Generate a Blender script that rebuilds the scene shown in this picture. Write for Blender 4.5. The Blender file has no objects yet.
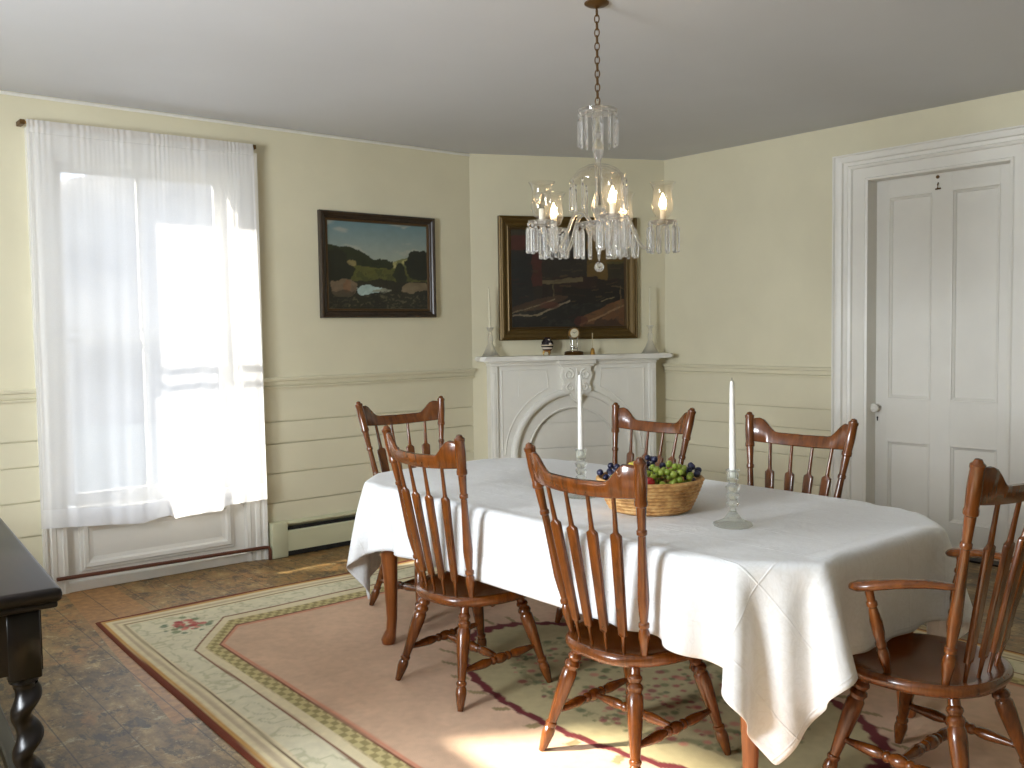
import bpy, bmesh, math, random
import numpy as np
from mathutils import Vector, Matrix, noise as mnoise

random.seed(7)
PI = math.pi
scn = bpy.context.scene
COL = scn.collection
YL, XR, H = 5.587, 5.652, 2.74            # window wall, door wall, ceiling height
XN, YF = -1.5, -2.5                       # the two walls behind the photographer
DA, DB = Vector((4.235, 5.587, 0)), Vector((5.652, 4.935, 0))   # ends of the chimney-corner wall
SUN = Vector((0.872, -0.49, -0.56)).normalized()


# ------------------------------------------------------------------ helpers
def lin(c):
    def f(v):
        v /= 255.0
        return v / 12.92 if v <= 0.04045 else ((v + 0.055) / 1.055) ** 2.4
    return (f(c[0]), f(c[1]), f(c[2]), 1.0)


def sstep(a, b, x):
    t = np.clip((x - a) / (b - a), 0, 1)
    return t * t * (3 - 2 * t)


class Nodes:
    """small wrapper to write node trees quickly"""
    def __init__(self, name):
        self.m = bpy.data.materials.new(name)
        self.m.use_nodes = True
        self.t = self.m.node_tree
        self.t.nodes.clear()
        self.out = self.n('ShaderNodeOutputMaterial')

    def n(self, typ, **kw):
        nd = self.t.nodes.new(typ)
        for k, v in kw.items():
            if k.startswith('i_'):
                key = k[2:]
                key = int(key) if key.isdigit() else key.replace('_', ' ')
                self.set(nd.inputs[key], v)
            else:
                setattr(nd, k, v)
        return nd

    def set(self, sock, v):
        if isinstance(v, bpy.types.NodeSocket):
            self.t.links.new(v, sock)
        else:
            sock.default_value = v

    def coord(self, kind='Object', scale=(1, 1, 1), rot=(0, 0, 0)):
        tc = self.n('ShaderNodeTexCoord')
        mp = self.n('ShaderNodeMapping')
        self.set(mp.inputs['Vector'], tc.outputs[kind])
        mp.inputs['Scale'].default_value = scale
        mp.inputs['Rotation'].default_value = rot
        return mp.outputs[0]

    def noise(self, vec, scale, detail=4, rough=0.55, dist=0.0):
        nd = self.n('ShaderNodeTexNoise')
        self.set(nd.inputs['Vector'], vec)
        nd.inputs['Scale'].default_value = scale
        nd.inputs['Detail'].default_value = detail
        nd.inputs['Roughness'].default_value = rough
        nd.inputs['Distortion'].default_value = dist
        return nd.outputs[0]

    def ramp(self, fac, stops):
        nd = self.n('ShaderNodeValToRGB')
        self.set(nd.inputs[0], fac)
        el = nd.color_ramp.elements
        while len(el) > 1:
            el.remove(el[0])
        for i, (p, c) in enumerate(stops):
            e = el[0] if i == 0 else el.new(p)
            e.position = p
            e.color = c if len(c) == 4 else (*c, 1)
        return nd.outputs[0]

    def mix(self, fac, a, b, blend='MIX'):
        nd = self.n('ShaderNodeMix', data_type='RGBA', blend_type=blend)
        self.set(nd.inputs[0], fac)
        self.set(nd.inputs[6], a)
        self.set(nd.inputs[7], b)
        return nd.outputs[2]

    def math(self, op, a, b=0.0, c=0.0):
        nd = self.n('ShaderNodeMath', operation=op)
        self.set(nd.inputs[0], a)
        self.set(nd.inputs[1], b)
        self.set(nd.inputs[2], c)
        return nd.outputs[0]

    def bump(self, h, strength, dist=0.002):
        nd = self.n('ShaderNodeBump')
        self.set(nd.inputs['Height'], h)
        nd.inputs['Strength'].default_value = strength
        nd.inputs['Distance'].default_value = dist
        return nd.outputs[0]

    def bsdf(self, color, rough=0.5, normal=None, **kw):
        nd = self.n('ShaderNodeBsdfPrincipled')
        self.set(nd.inputs['Base Color'], color)
        self.set(nd.inputs['Roughness'], rough)
        if normal is not None:
            self.set(nd.inputs['Normal'], normal)
        for k, v in kw.items():
            self.set(nd.inputs[k.replace('_', ' ')], v)
        return nd.outputs[0]

    def done(self, shader):
        self.t.links.new(shader, self.out.inputs[0])
        return self.m


def paint(name, c, rough=0.5, var=0.06, scale=6, bump=0.15, bscale=60):
    k = Nodes(name)
    v = k.coord()
    c = lin(c)
    d = tuple(x * (1 - var * 2) for x in c[:3]) + (1,)
    f = k.noise(v, scale, 5)
    col = k.mix(k.ramp(f, [(0.35, (0, 0, 0)), (0.65, (1, 1, 1))]), d, c)
    b = k.bump(k.noise(v, bscale, 3), bump, 0.002)
    return k.done(k.bsdf(col, rough, b))


def plain(name, c, rough=0.5, metal=0.0, **kw):
    k = Nodes(name)
    v = k.coord()
    c = lin(c)
    f = k.noise(v, 30, 3)
    col = k.mix(f, tuple(x * 0.88 for x in c[:3]) + (1,), tuple(min(1, x * 1.1) for x in c[:3]) + (1,))
    return k.done(k.bsdf(col, rough, Metallic=metal, **kw))


def wood(name, dark, light, rough=0.25, scale=1.0, coat=0.4, axis=2, spec=0.5):
    k = Nodes(name)
    sc = [14 * scale] * 3
    sc[axis] = 1.1 * scale
    v = k.coord('Object', tuple(sc))
    w = k.noise(v, 2.2, 6, 0.6, 0.6)
    w2 = k.noise(v, 11, 3, 0.6)
    f = k.math('ADD', k.math('MULTIPLY', w, 0.75), k.math('MULTIPLY', w2, 0.25))
    col = k.ramp(f, [(0.32, lin(dark)), (0.68, lin(light))])
    return k.done(k.bsdf(col, rough, k.bump(f, 0.06, 0.001), Coat_Weight=coat, Coat_Roughness=0.12, Specular_IOR_Level=spec))


def thin_glass(name, tint=(1, 1, 1), ior=1.45, extra=0.0, etch=0.0):
    k = Nodes(name)
    lw = k.n('ShaderNodeLayerWeight')
    lw.inputs[0].default_value = 0.5
    fres = k.math('ADD', 0.035, k.math('MULTIPLY', k.math('POWER', lw.outputs[1], 4.0), 0.55))
    tr = k.n('ShaderNodeBsdfTransparent')
    tr.inputs[0].default_value = (*tint, 1)
    gl = k.n('ShaderNodeBsdfGlossy')
    gl.inputs['Roughness'].default_value = 0.03
    mx = k.n('ShaderNodeMixShader')
    k.set(mx.inputs[0], k.math('ADD', fres, extra))
    k.set(mx.inputs[1], tr.outputs[0])
    k.set(mx.inputs[2], gl.outputs[0])
    if etch:
        l, b = k.n('ShaderNodeBsdfTranslucent'), k.n('ShaderNodeMixShader')
        l.inputs[0].default_value = (0.95, 0.93, 0.9, 1)
        b.inputs[0].default_value = etch
        k.set(b.inputs[1], mx.outputs[0])
        k.set(b.inputs[2], l.outputs[0])
        return k.done(b.outputs[0])
    return k.done(mx.outputs[0])


def crystal(name, tint=(1, 1, 1), clear=0.3, ior=1.5, rough=0.0, whiten=0.0):
    k = Nodes(name)
    g = k.n('ShaderNodeBsdfGlass')
    g.inputs['Color'].default_value = (*tint, 1)
    g.inputs['IOR'].default_value = ior
    g.inputs['Roughness'].default_value = rough
    tr = k.n('ShaderNodeBsdfTransparent')
    tr.inputs[0].default_value = (*tint, 1)
    mx = k.n('ShaderNodeMixShader')
    mx.inputs[0].default_value = clear
    k.set(mx.inputs[1], g.outputs[0])
    k.set(mx.inputs[2], tr.outputs[0])
    if whiten:  # white mixed in; on the chandelier crystal it stands in for sparkle
        d, l, a, b = k.n('ShaderNodeBsdfDiffuse'), k.n('ShaderNodeBsdfTranslucent'), k.n('ShaderNodeMixShader'), k.n('ShaderNodeMixShader')
        d.inputs[0].default_value = l.inputs[0].default_value = (0.92, 0.92, 0.92, 1)
        k.set(a.inputs[1], d.outputs[0])
        k.set(a.inputs[2], l.outputs[0])
        b.inputs[0].default_value = whiten
        k.set(b.inputs[1], mx.outputs[0])
        k.set(b.inputs[2], a.outputs[0])
        return k.done(b.outputs[0])
    return k.done(mx.outputs[0])


def vcol_mat(name, rough=0.6, bump=0.0, bscale=200, coat=0.0):
    k = Nodes(name)
    a = k.n('ShaderNodeAttribute', attribute_name='Col')
    nrm = None
    if bump:
        nrm = k.bump(k.noise(k.coord(), bscale, 3), bump, 0.003)
    return k.done(k.bsdf(a.outputs['Color'], rough, nrm, Coat_Weight=coat, Coat_Roughness=0.1))


def mesh_obj(name, bm, mats, parent=None, angle=35, smooth=True):
    me = bpy.data.meshes.new(name)
    bmesh.ops.recalc_face_normals(bm, faces=bm.faces)
    bm.to_mesh(me)
    bm.free()
    for m in (mats if isinstance(mats, (list, tuple)) else [mats]):
        me.materials.append(m)
    if smooth:
        me.polygons.foreach_set('use_smooth', [True] * len(me.polygons))
        me.set_sharp_from_angle(angle=math.radians(angle))
    o = bpy.data.objects.new(name, me)
    COL.objects.link(o)
    if parent is not None:
        o.parent = parent
    return o


def tag(o, label=None, cat=None, group=None, kind=None):
    if label:
        o['label'] = label
    if cat:
        o['category'] = cat
    if group:
        o['group'] = group
    if kind:
        o['kind'] = kind
    return o


def thing(name, label, cat, loc=(0, 0, 0), rz=0.0, group=None, kind=None):
    o = bpy.data.objects.new(name, None)
    o.empty_display_size = 0.05
    COL.objects.link(o)
    o.location = loc
    o.rotation_euler = (0, 0, rz)
    return tag(o, label, cat, group, kind)


def dup(root, loc=None, rz=None, label=None, parent=None):
    r = root.copy()
    COL.objects.link(r)
    if loc is not None:
        r.location = loc
    if rz is not None:
        r.rotation_euler = (0, 0, rz)
    if label:
        r['label'] = label
    if parent is not None:
        r.parent = parent
    for ch in list(root.children):
        dup(ch, parent=r)
    return r


def box(bm, a, b, bev=0.0, seg=1, mi=0, M=None):
    a, b = Vector(a), Vector(b)
    r = bmesh.ops.create_cube(bm, size=1)
    vs = r['verts']
    c, s = (a + b) / 2, b - a
    for v in vs:
        v.co = Vector((v.co.x * s.x + c.x, v.co.y * s.y + c.y, v.co.z * s.z + c.z))
    fs = set(f for v in vs for f in v.link_faces)
    if bev > 0:
        es = list(set(e for v in vs for e in v.link_edges))
        rr = bmesh.ops.bevel(bm, geom=es, offset=bev, segments=seg, affect='EDGES', profile=0.5)
        fs = set(f for f in rr['faces']) | set(f for f in fs if f.is_valid)
        vs = list(set(v for f in fs for v in f.verts))
    for f in fs:
        f.material_index = mi
    if M is not None:
        for v in vs:
            v.co = M @ v.co


def frame_to(p0, p1):
    p0, p1 = Vector(p0), Vector(p1)
    q = (p1 - p0).to_track_quat('Z', 'Y')
    return Matrix.Translation(p0) @ q.to_matrix().to_4x4(), (p1 - p0).length


def lathe(bm, prof, M=None, seg=16, mi=0, cap=True, sx=1.0, sy=1.0):
    M = M or Matrix()
    rings = []
    for r, z in prof:
        if r < 1e-6:
            rings.append([bm.verts.new(M @ Vector((0, 0, z)))])
        else:
            rings.append([bm.verts.new(M @ Vector((r * sx * math.cos(2 * PI * i / seg), r * sy * math.sin(2 * PI * i / seg), z))) for i in range(seg)])
    def face(vs):
        f = bm.faces.new(vs)
        f.material_index = mi
    for A, B in zip(rings, rings[1:]):
        if len(A) == 1 and len(B) == 1:
            continue
        for i in range(seg):
            j = (i + 1) % seg
            if len(A) == 1:
                face([A[0], B[i], B[j]])
            elif len(B) == 1:
                face([A[i], A[j], B[0]])
            else:
                face([A[i], A[j], B[j], B[i]])
    if cap:
        for R in (rings[0], rings[-1]):
            if len(R) > 1:
                face(R)


def turned(bm, p0, p1, prof, seg=14, mi=0):
    """a turning between two points: prof = [(t 0..1, radius)]"""
    M, L = frame_to(p0, p1)
    lathe(bm, [(r, t * L) for t, r in prof], M, seg, mi)


def tube(bm, pts, rad, seg=8, mi=0, cap=True, closed=False, flat=1.0, up=Vector((0, 0, 1))):
    pts = [Vector(p) for p in pts]
    n = len(pts)
    rings = []
    for i, p in enumerate(pts):
        if closed:
            d = pts[(i + 1) % n] - pts[i - 1]
        else:
            d = pts[min(i + 1, n - 1)] - pts[max(i - 1, 0)]
        d.normalize()
        u = up - d * up.dot(d)
        if u.length < 1e-4:
            u = Vector((1, 0, 0)) - d * d.x
        u.normalize()
        w = d.cross(u)
        r = rad[i] if isinstance(rad, (list, tuple)) else rad
        rings.append([bm.verts.new(p + (w * math.cos(2 * PI * k / seg) + u * flat * math.sin(2 * PI * k / seg)) * r) for k in range(seg)])
    rng = range(n) if closed else range(n - 1)
    for i in rng:
        A, B = rings[i], rings[(i + 1) % n]
        for k in range(seg):
            j = (k + 1) % seg
            bm.faces.new([A[k], A[j], B[j], B[k]]).material_index = mi
    if cap and not closed:
        for R in (rings[0], rings[-1]):
            bm.faces.new(R).material_index = mi


def prism(bm, poly, d0, d1, f, mi=0):
    """extrude a 2D outline; f(a, b, d) -> 3D"""
    A = [bm.verts.new(f(a, b, d0)) for a, b in poly]
    B = [bm.verts.new(f(a, b, d1)) for a, b in poly]
    n = len(poly)
    for i in range(n):
        j = (i + 1) % n
        bm.faces.new([A[i], A[j], B[j], B[i]]).material_index = mi
    for L in (A, B):
        fc = bm.faces.new(L)
        fc.material_index = mi
    return A, B


def loft(bm, rows, closed_u=False, mi=0):
    V = [[bm.verts.new(p) for p in r] for r in rows]
    for A, B in zip(V, V[1:]):
        n = len(A)
        for i in range(n if closed_u else n - 1):
            j = (i + 1) % n
            bm.faces.new([A[i], A[j], B[j], B[i]]).material_index = mi
    return V


def uframe(bm, s0, s1, z0, z1, prof, f, bottom=False, kz=1.0):
    """sweep a moulding profile [(outward, depth)] round an opening with mitred corners; f(s, z, d) -> 3D"""
    rows = []
    for w, d in prof:
        if bottom:
            rows.append([f(s0 - w, z0 - w, d), f(s0 - w, z1 + w, d), f(s1 + w, z1 + w, d), f(s1 + w, z0 - w, d)])
        else:
            rows.append([f(s0 - w, z0, d), f(s0 - w, z1 + w * kz, d), f(s1 + w, z1 + w * kz, d), f(s1 + w, z0, d)])
    V = [[bm.verts.new(p) for p in r] for r in rows]
    m = len(V)
    for i in range(m):
        A, B = V[i], V[(i + 1) % m]
        for k in range(4 if bottom else 3):
            j = (k + 1) % 4
            bm.faces.new([A[k], A[j], B[j], B[k]])
    if not bottom:
        bm.faces.new([r[0] for r in V])
        bm.faces.new([r[3] for r in V])


def grid_mesh(name, P, mat, parent=None, cols=None, uv=None, faces_mask=None):
    """P: (rows, cols, 3) vertices; cols: linear colours per vertex"""
    nr, nc = P.shape[:2]
    me = bpy.data.meshes.new(name)
    idx = np.arange(nr * nc).reshape(nr, nc)
    F = np.stack([idx[:-1, :-1], idx[:-1, 1:], idx[1:, 1:], idx[1:, :-1]], -1).reshape(-1, 4)
    me.vertices.add(nr * nc)
    me.vertices.foreach_set('co', P.reshape(-1).astype(np.float32))
    me.loops.add(len(F) * 4)
    me.loops.foreach_set('vertex_index', F.reshape(-1).astype(np.int32))
    me.polygons.add(len(F))
    me.polygons.foreach_set('loop_start', (np.arange(len(F)) * 4).astype(np.int32))
    me.polygons.foreach_set('use_smooth', [True] * len(F))
    me.update(calc_edges=True)
    if cols is not None:
        a = me.color_attributes.new('Col', 'FLOAT_COLOR', 'POINT')
        c4 = np.ones((nr * nc, 4), np.float32)
        c4[:, :3] = cols.reshape(-1, 3)
        a.data.foreach_set('color', c4.reshape(-1))
    if uv is not None:
        l = me.uv_layers.new(name='UVMap')
        l.data.foreach_set('uv', uv.reshape(-1, 2)[F.reshape(-1)].reshape(-1).astype(np.float32))
    for m in (mat if isinstance(mat, (list, tuple)) else [mat]):
        me.materials.append(m)
    me.validate()
    o = bpy.data.objects.new(name, me)
    COL.objects.link(o)
    if parent is not None:
        o.parent = parent
    return o


def srgb2lin(a):
    a = np.asarray(a, float) / 255.0
    return np.where(a <= 0.04045, a / 12.92, ((a + 0.055) / 1.055) ** 2.4)


rng = np.random.default_rng(3)


def vnoise(x, y, seed=0):
    """smooth value noise in numpy, 0..1"""
    tab = np.random.default_rng(seed).random((64, 64))
    xi, yi = np.floor(x).astype(int), np.floor(y).astype(int)
    fx, fy = x - xi, y - yi
    fx, fy = fx * fx * (3 - 2 * fx), fy * fy * (3 - 2 * fy)
    g = lambda i, j: tab[i % 64, j % 64]
    return (g(xi, yi) * (1 - fx) + g(xi + 1, yi) * fx) * (1 - fy) + (g(xi, yi + 1) * (1 - fx) + g(xi + 1, yi + 1) * fx) * fy


def fbm(x, y, seed=0, o=4):
    s, a, t = 0, 1.0, 0
    for i in range(o):
        s = s + a * vnoise(x * 2 ** i, y * 2 ** i, seed + i)
        t += a
        a *= 0.5
    return s / t


# ------------------------------------------------------------------ materials
M_wall = paint('wall_paint', (217, 210, 182), 0.42, 0.035, 1.6, 0.12, 35)
M_ceil = paint('ceiling_paint', (210, 211, 214), 0.75, 0.02, 1.2, 0.1, 30)
M_white = paint('white_trim_paint', (228, 225, 216), 0.38, 0.02, 4, 0.1, 40)
M_mantel = paint('mantel_paint', (232, 230, 221), 0.45, 0.03, 5, 0.15, 30)
M_heater = paint('heater_enamel', (204, 203, 170), 0.4, 0.03, 3, 0.05)
M_black = plain('black_gap', (22, 22, 20), 0.7)
M_copper = plain('painted_copper_pipe', (104, 62, 44), 0.45, 0.2)
M_brass = plain('brass', (176, 136, 70), 0.32, 0.9)
M_antique = plain('antique_brass', (112, 84, 50), 0.42, 0.85)
M_silver = plain('silver_wire', (200, 198, 190), 0.25, 0.95)
M_knob = plain('white_porcelain', (226, 222, 212), 0.2)
M_wax = plain('candle_wax', (240, 238, 232), 0.45, Subsurface_Weight=0.15, Subsurface_Radius=(0.01, 0.01, 0.01))
M_wax_c = plain('cream_wax', (214, 208, 182), 0.45, Subsurface_Weight=0.1, Subsurface_Radius=(0.01, 0.01, 0.01))
M_wick = plain('candle_wick', (60, 54, 48), 0.9)
M_sleeve = plain('candle_sleeve', (238, 234, 222), 0.5)
M_chair = wood('cherry_chair_wood', (68, 34, 10), (124, 67, 21), 0.26, 1.0, 0.5)
M_table = wood('cherry_table_wood', (108, 56, 20), (156, 88, 36), 0.3, 1.0, 0.3)
M_dark = wood('dark_oak', (11, 9, 8), (25, 18, 14), 0.36, 1.0, 0.0, axis=1, spec=0.28)
M_darkleg = wood('ebonised_oak', (9, 7, 6), (20, 14, 11), 0.3, 1.0, 0.05, spec=0.35)
M_frame_b = wood('walnut_frame', (30, 21, 13), (56, 40, 24), 0.35, 1.0, 0.3)
M_frame_in = plain('frame_gilt_slip', (86, 66, 42), 0.4, 0.5)
M_gold = plain('old_gilt', (92, 72, 34), 0.42, 0.5)
M_gold_d = plain('old_gilt_shade', (70, 52, 26), 0.5, 0.5)  # darker gilt for the inner slip
M_glass = thin_glass('window_glass')
M_shade = thin_glass('etched_shade_glass', (0.985, 0.975, 0.955), 1.45, 0.02, 0.018)
M_dome = thin_glass('clear_dome_glass', (0.99, 0.99, 0.985))
M_prism = crystal('cut_crystal', (0.99, 0.99, 0.99), 0.12, 1.55, 0.0, 0.08)
M_arm = crystal('chandelier_glass', (0.99, 0.98, 0.965), 0.3, 1.5, 0.02, 0.05)
M_holder = crystal('pale_pressed_glass', (0.965, 0.98, 0.96), 0.45, 1.45, 0.04, 0.08)
M_frost = crystal('frosted_glass', (0.95, 0.93, 0.88), 0.5, 1.3, 0.4, 0.25)


def emit(name, col, s):
    k = Nodes(name)
    e = k.n('ShaderNodeEmission')
    e.inputs[0].default_value = (*col, 1)
    e.inputs[1].default_value = s
    return k.done(e.outputs[0])


M_bulb = emit('lit_bulb', (1.0, 0.70, 0.36), 45.0)
M_bulb_off = crystal('unlit_bulb', (0.97, 0.97, 0.96), 0.5, 1.3, 0.1)


def floor_material():
    k = Nodes('worn_painted_floorboards')
    tc = k.n('ShaderNodeTexCoord')
    sep = k.n('ShaderNodeSeparateXYZ')
    k.set(sep.inputs[0], tc.outputs['Object'])
    X, Y = sep.outputs[0], sep.outputs[1]
    W = 0.205
    bx = k.math('DIVIDE', X, W)
    bi = k.math('FLOOR', bx)
    fx = k.math('FRACT', bx)
    wn = k.n('ShaderNodeTexWhiteNoise', noise_dimensions='1D')
    k.set(wn.inputs['W'], bi)
    by = k.math('ADD', k.math('DIVIDE', Y, 3.4), k.math('MULTIPLY', wn.outputs[0], 5.0))
    fy = k.math('FRACT', by)
    wn2 = k.n('ShaderNodeTexWhiteNoise', noise_dimensions='2D')
    cmb = k.n('ShaderNodeCombineXYZ')
    k.set(cmb.inputs[0], bi)
    k.set(cmb.inputs[1], k.math('FLOOR', by))
    k.set(wn2.inputs['Vector'], cmb.outputs[0])
    seam = k.math('MINIMUM', k.math('MULTIPLY', k.math('MINIMUM', fx, k.math('SUBTRACT', 1.0, fx)), W),
                  k.math('MULTIPLY', k.math('MINIMUM', fy, k.math('SUBTRACT', 1.0, fy)), 3.4))
    seamf = k.math('LESS_THAN', seam, 0.0028)
    v = k.coord('Object', (1.5, 0.75, 1))
    vb = k.coord('Object', (1, 1, 1))
    n1 = k.noise(v, 6.0, 9, 0.74, 0.12)
    n2 = k.noise(vb, 15.0, 8, 0.74, 0.25)
    n3 = k.noise(v, 2.2, 4, 0.6, 0.4)
    n4 = k.noise(vb, 24.0, 6, 0.7)
    base = k.ramp(n1, [(0.28, lin((60, 46, 26))), (0.44, lin((108, 85, 48))), (0.57, lin((150, 122, 74))), (0.70, lin((196, 168, 114)))])
    scuff = k.ramp(n2, [(0.56, (0, 0, 0)), (0.63, (1, 1, 1))])
    c = k.mix(k.math('MULTIPLY', scuff, 0.8), base, lin((186, 170, 132)))
    tan = k.ramp(n4, [(0.3, lin((132, 88, 44))), (0.7, lin((196, 146, 84)))])
    wear = k.ramp(k.math('ADD', n3, k.math('MULTIPLY', n4, 0.25)), [(0.70, (0, 0, 0)), (0.78, (1, 1, 1))])
    c = k.mix(k.math('MULTIPLY', wear, 0.75), c, tan)
    # bare unpainted wood in a strip under the window and beside the rug
    s1 = k.n('ShaderNodeMapRange', interpolation_type='SMOOTHSTEP')
    k.set(s1.inputs[0], k.math('ADD', Y, k.math('MULTIPLY', k.math('SUBTRACT', n1, 0.5), 0.5)))
    s1.inputs[1].default_value, s1.inputs[2].default_value = 4.72, 4.86
    s3 = k.math('GREATER_THAN', k.math('ADD', n2, k.math('MULTIPLY', n3, 0.5)), 0.70)
    bare = k.math('MULTIPLY', s1.outputs[0], k.math('SUBTRACT', 1.0, k.math('MULTIPLY', s3, 0.8)))
    strip = k.math('MULTIPLY', k.math('GREATER_THAN', X, k.math('ADD', 0.911, k.math('MULTIPLY', Y, 0.078))),
                   k.math('GREATER_THAN', Y, k.math('ADD', 3.32, k.math('MULTIPLY', n4, 0.2))))
    strip = k.math('MULTIPLY', strip, k.math('LESS_THAN', X, 1.6))
    c = k.mix(k.math('MULTIPLY', bare, 0.72), c, tan)
    dk = k.ramp(k.noise(v, 9, 8, 0.76, 0.15), [(0.40, (1, 1, 1)), (0.47, (0, 0, 0))])
    c = k.mix(k.math('MULTIPLY', dk, 0.75), c, lin((50, 42, 28)))
    c = k.mix(k.math('MULTIPLY', strip, 0.9), c, tan)
    pv = k.math('ADD', 0.86, k.math('MULTIPLY', wn2.outputs[0], 0.2))
    c = k.mix(1.0, c, k.n('ShaderNodeCombineColor', i_0=pv, i_1=pv, i_2=pv).outputs[0], 'MULTIPLY')
    c = k.mix(k.math('MULTIPLY', seamf, 0.6), c, lin((44, 36, 24)))
    hgt = k.math('SUBTRACT', k.math('MULTIPLY', n4, 0.4), seamf)
    return k.done(k.bsdf(c, k.math('ADD', 0.34, k.math('MULTIPLY', n2, 0.25)), k.bump(hgt, 0.35, 0.002)))


M_floor = floor_material()


def sheer(name, tr, tl, di):
    k = Nodes(name)
    v = k.coord('Object', (1, 1, 1))
    t = k.n('ShaderNodeBsdfTransparent')
    l = k.n('ShaderNodeBsdfTranslucent')
    l.inputs[0].default_value = (0.93, 0.93, 0.95, 1)
    d = k.n('ShaderNodeBsdfDiffuse')
    d.inputs[0].default_value = (0.9, 0.9, 0.91, 1)
    a = k.n('ShaderNodeMixShader')
    a.inputs[0].default_value = di / (di + tl)
    k.set(a.inputs[1], l.outputs[0])
    k.set(a.inputs[2], d.outputs[0])
    b = k.n('ShaderNodeMixShader')
    w = k.noise(v, 420, 1)
    k.set(b.inputs[0], k.math('ADD', 1 - tr - 0.06, k.math('MULTIPLY', w, 0.12)))
    k.set(b.inputs[1], t.outputs[0])
    k.set(b.inputs[2], a.outputs[0])
    return k.done(b.outputs[0])


M_sheer = sheer('sheer_voile', 0.34, 0.34, 0.32)
M_sheer_hem = sheer('sheer_voile_hem', 0.16, 0.46, 0.38)


def cloth_material():
    k = Nodes('white_damask_linen')
    tc = k.n('ShaderNodeTexCoord')
    sep = k.n('ShaderNodeSeparateXYZ')
    k.set(sep.inputs[0], tc.outputs['UV'])
    U, V = sep.outputs[0], sep.outputs[1]

    def line(s, pitch, off):
        f = k.math('FRACT', k.math('ADD', k.math('DIVIDE', s, pitch), off))
        return k.math('SUBTRACT', 1.0, k.math('MINIMUM', 1.0, k.math('MULTIPLY', k.math('ABSOLUTE', k.math('SUBTRACT', f, 0.5)), pitch / 0.004)))
    cr = k.math('MAXIMUM', line(U, 0.2163, 0.0), line(V, 0.3737, 0.5))
    mp = k.n('ShaderNodeMapping')
    k.set(mp.inputs[0], tc.outputs['UV'])
    nz = k.noise(mp.outputs[0], 12, 2, 0.5, 2.5)
    dam = k.ramp(k.math('ABSOLUTE', k.math('SUBTRACT', nz, 0.5)), [(0.03, (1, 1, 1)), (0.06, (0, 0, 0))])
    big = k.noise(mp.outputs[0], 4.0, 5, 0.6, 0.8)
    col = k.mix(k.math('MULTIPLY', dam, 0.35), lin((228, 229, 229)), lin((216, 216, 214)))
    mid = k.noise(mp.outputs[0], 14.0, 3, 0.5, 1.2)
    h = k.math('ADD', k.math('MULTIPLY', cr, 0.28), k.math('ADD', k.math('MULTIPLY', big, 1.8), k.math('MULTIPLY', mid, 0.45)))
    rough = k.math('SUBTRACT', 0.68, k.math('MULTIPLY', dam, 0.2))
    return k.done(k.bsdf(col, rough, k.bump(h, 0.62, 0.008), Sheen_Weight=0.15))


M_cloth = cloth_material()


def coil_material():
    k = Nodes('coiled_straw')
    tc = k.n('ShaderNodeTexCoord')
    sep = k.n('ShaderNodeSeparateXYZ')
    k.set(sep.inputs[0], tc.outputs['Object'])
    at = k.math('ARCTAN2', sep.outputs[1], sep.outputs[0])
    f = k.math('ADD', k.math('MULTIPLY', at, 9.0), k.math('MULTIPLY', k.math('FLOOR', k.math('MULTIPLY', sep.outputs[2], 80.0)), 1.9))
    st = k.math('SINE', k.math('MULTIPLY', f, 5.0))
    nz = k.noise(k.coord(), 30, 4)
    col = k.ramp(k.math('ADD', k.math('MULTIPLY', st, 0.04), nz), [(0.28, lin((158, 108, 56))), (0.5, lin((198, 150, 90))), (0.72, lin((222, 182, 122)))])
    return k.done(k.bsdf(col, 0.55, k.bump(st, 0.12, 0.002)))


M_coil = coil_material()


def fruit(name, a, b, rough=0.28, sss=0.2):
    k = Nodes(name)
    n = k.noise(k.coord(), 40, 3)
    oi = k.n('ShaderNodeObjectInfo')
    col = k.mix(k.math('MULTIPLY', k.math('ADD', n, oi.outputs['Random']), 0.5), lin(a), lin(b))
    return k.done(k.bsdf(col, rough, Subsurface_Weight=sss, Subsurface_Radius=(0.01, 0.012, 0.004)))


M_green = fruit('green_grape_skin', (112, 134, 34), (156, 170, 74))
M_blue = fruit('dark_grape_skin', (20, 22, 46), (44, 46, 78), 0.32, 0.0)
M_red = fruit('red_fruit_skin', (150, 22, 30), (186, 44, 48), 0.25, 0.05)
M_yel = fruit('yellow_fruit_skin', (196, 178, 50), (214, 200, 90), 0.3, 0.1)
M_rose = fruit('rosy_grape_skin', (128, 50, 52), (160, 84, 72), 0.3, 0.1)
M_stem = plain('grape_stem', (112, 92, 48), 0.7)
M_vcol_paint = vcol_mat('oil_painting', 0.42, 0.10, 120, 0.15)
M_vcol_rug = vcol_mat('woven_wool', 0.95, 0.5, 260)

# ------------------------------------------------------------------ setting: room shell
bm = bmesh.new()
box(bm, (XN - 0.3, YF - 0.3, -0.12), (XR + 0.6, YL + 0.3, 0))
tag(mesh_obj('floor', bm, M_floor, smooth=False), 'worn mottled brown painted floorboards', 'floor', kind='structure')
bm = bmesh.new()
box(bm, (XN - 0.3, YF - 0.3, H), (XR + 0.6, YL + 0.3, H + 0.12))
tag(mesh_obj('ceiling', bm, M_ceil, smooth=False), 'pale grey plaster ceiling', 'ceiling', kind='structure')

GROOVES = [0.125, 0.345, 0.535, 0.727, 0.868]


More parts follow.
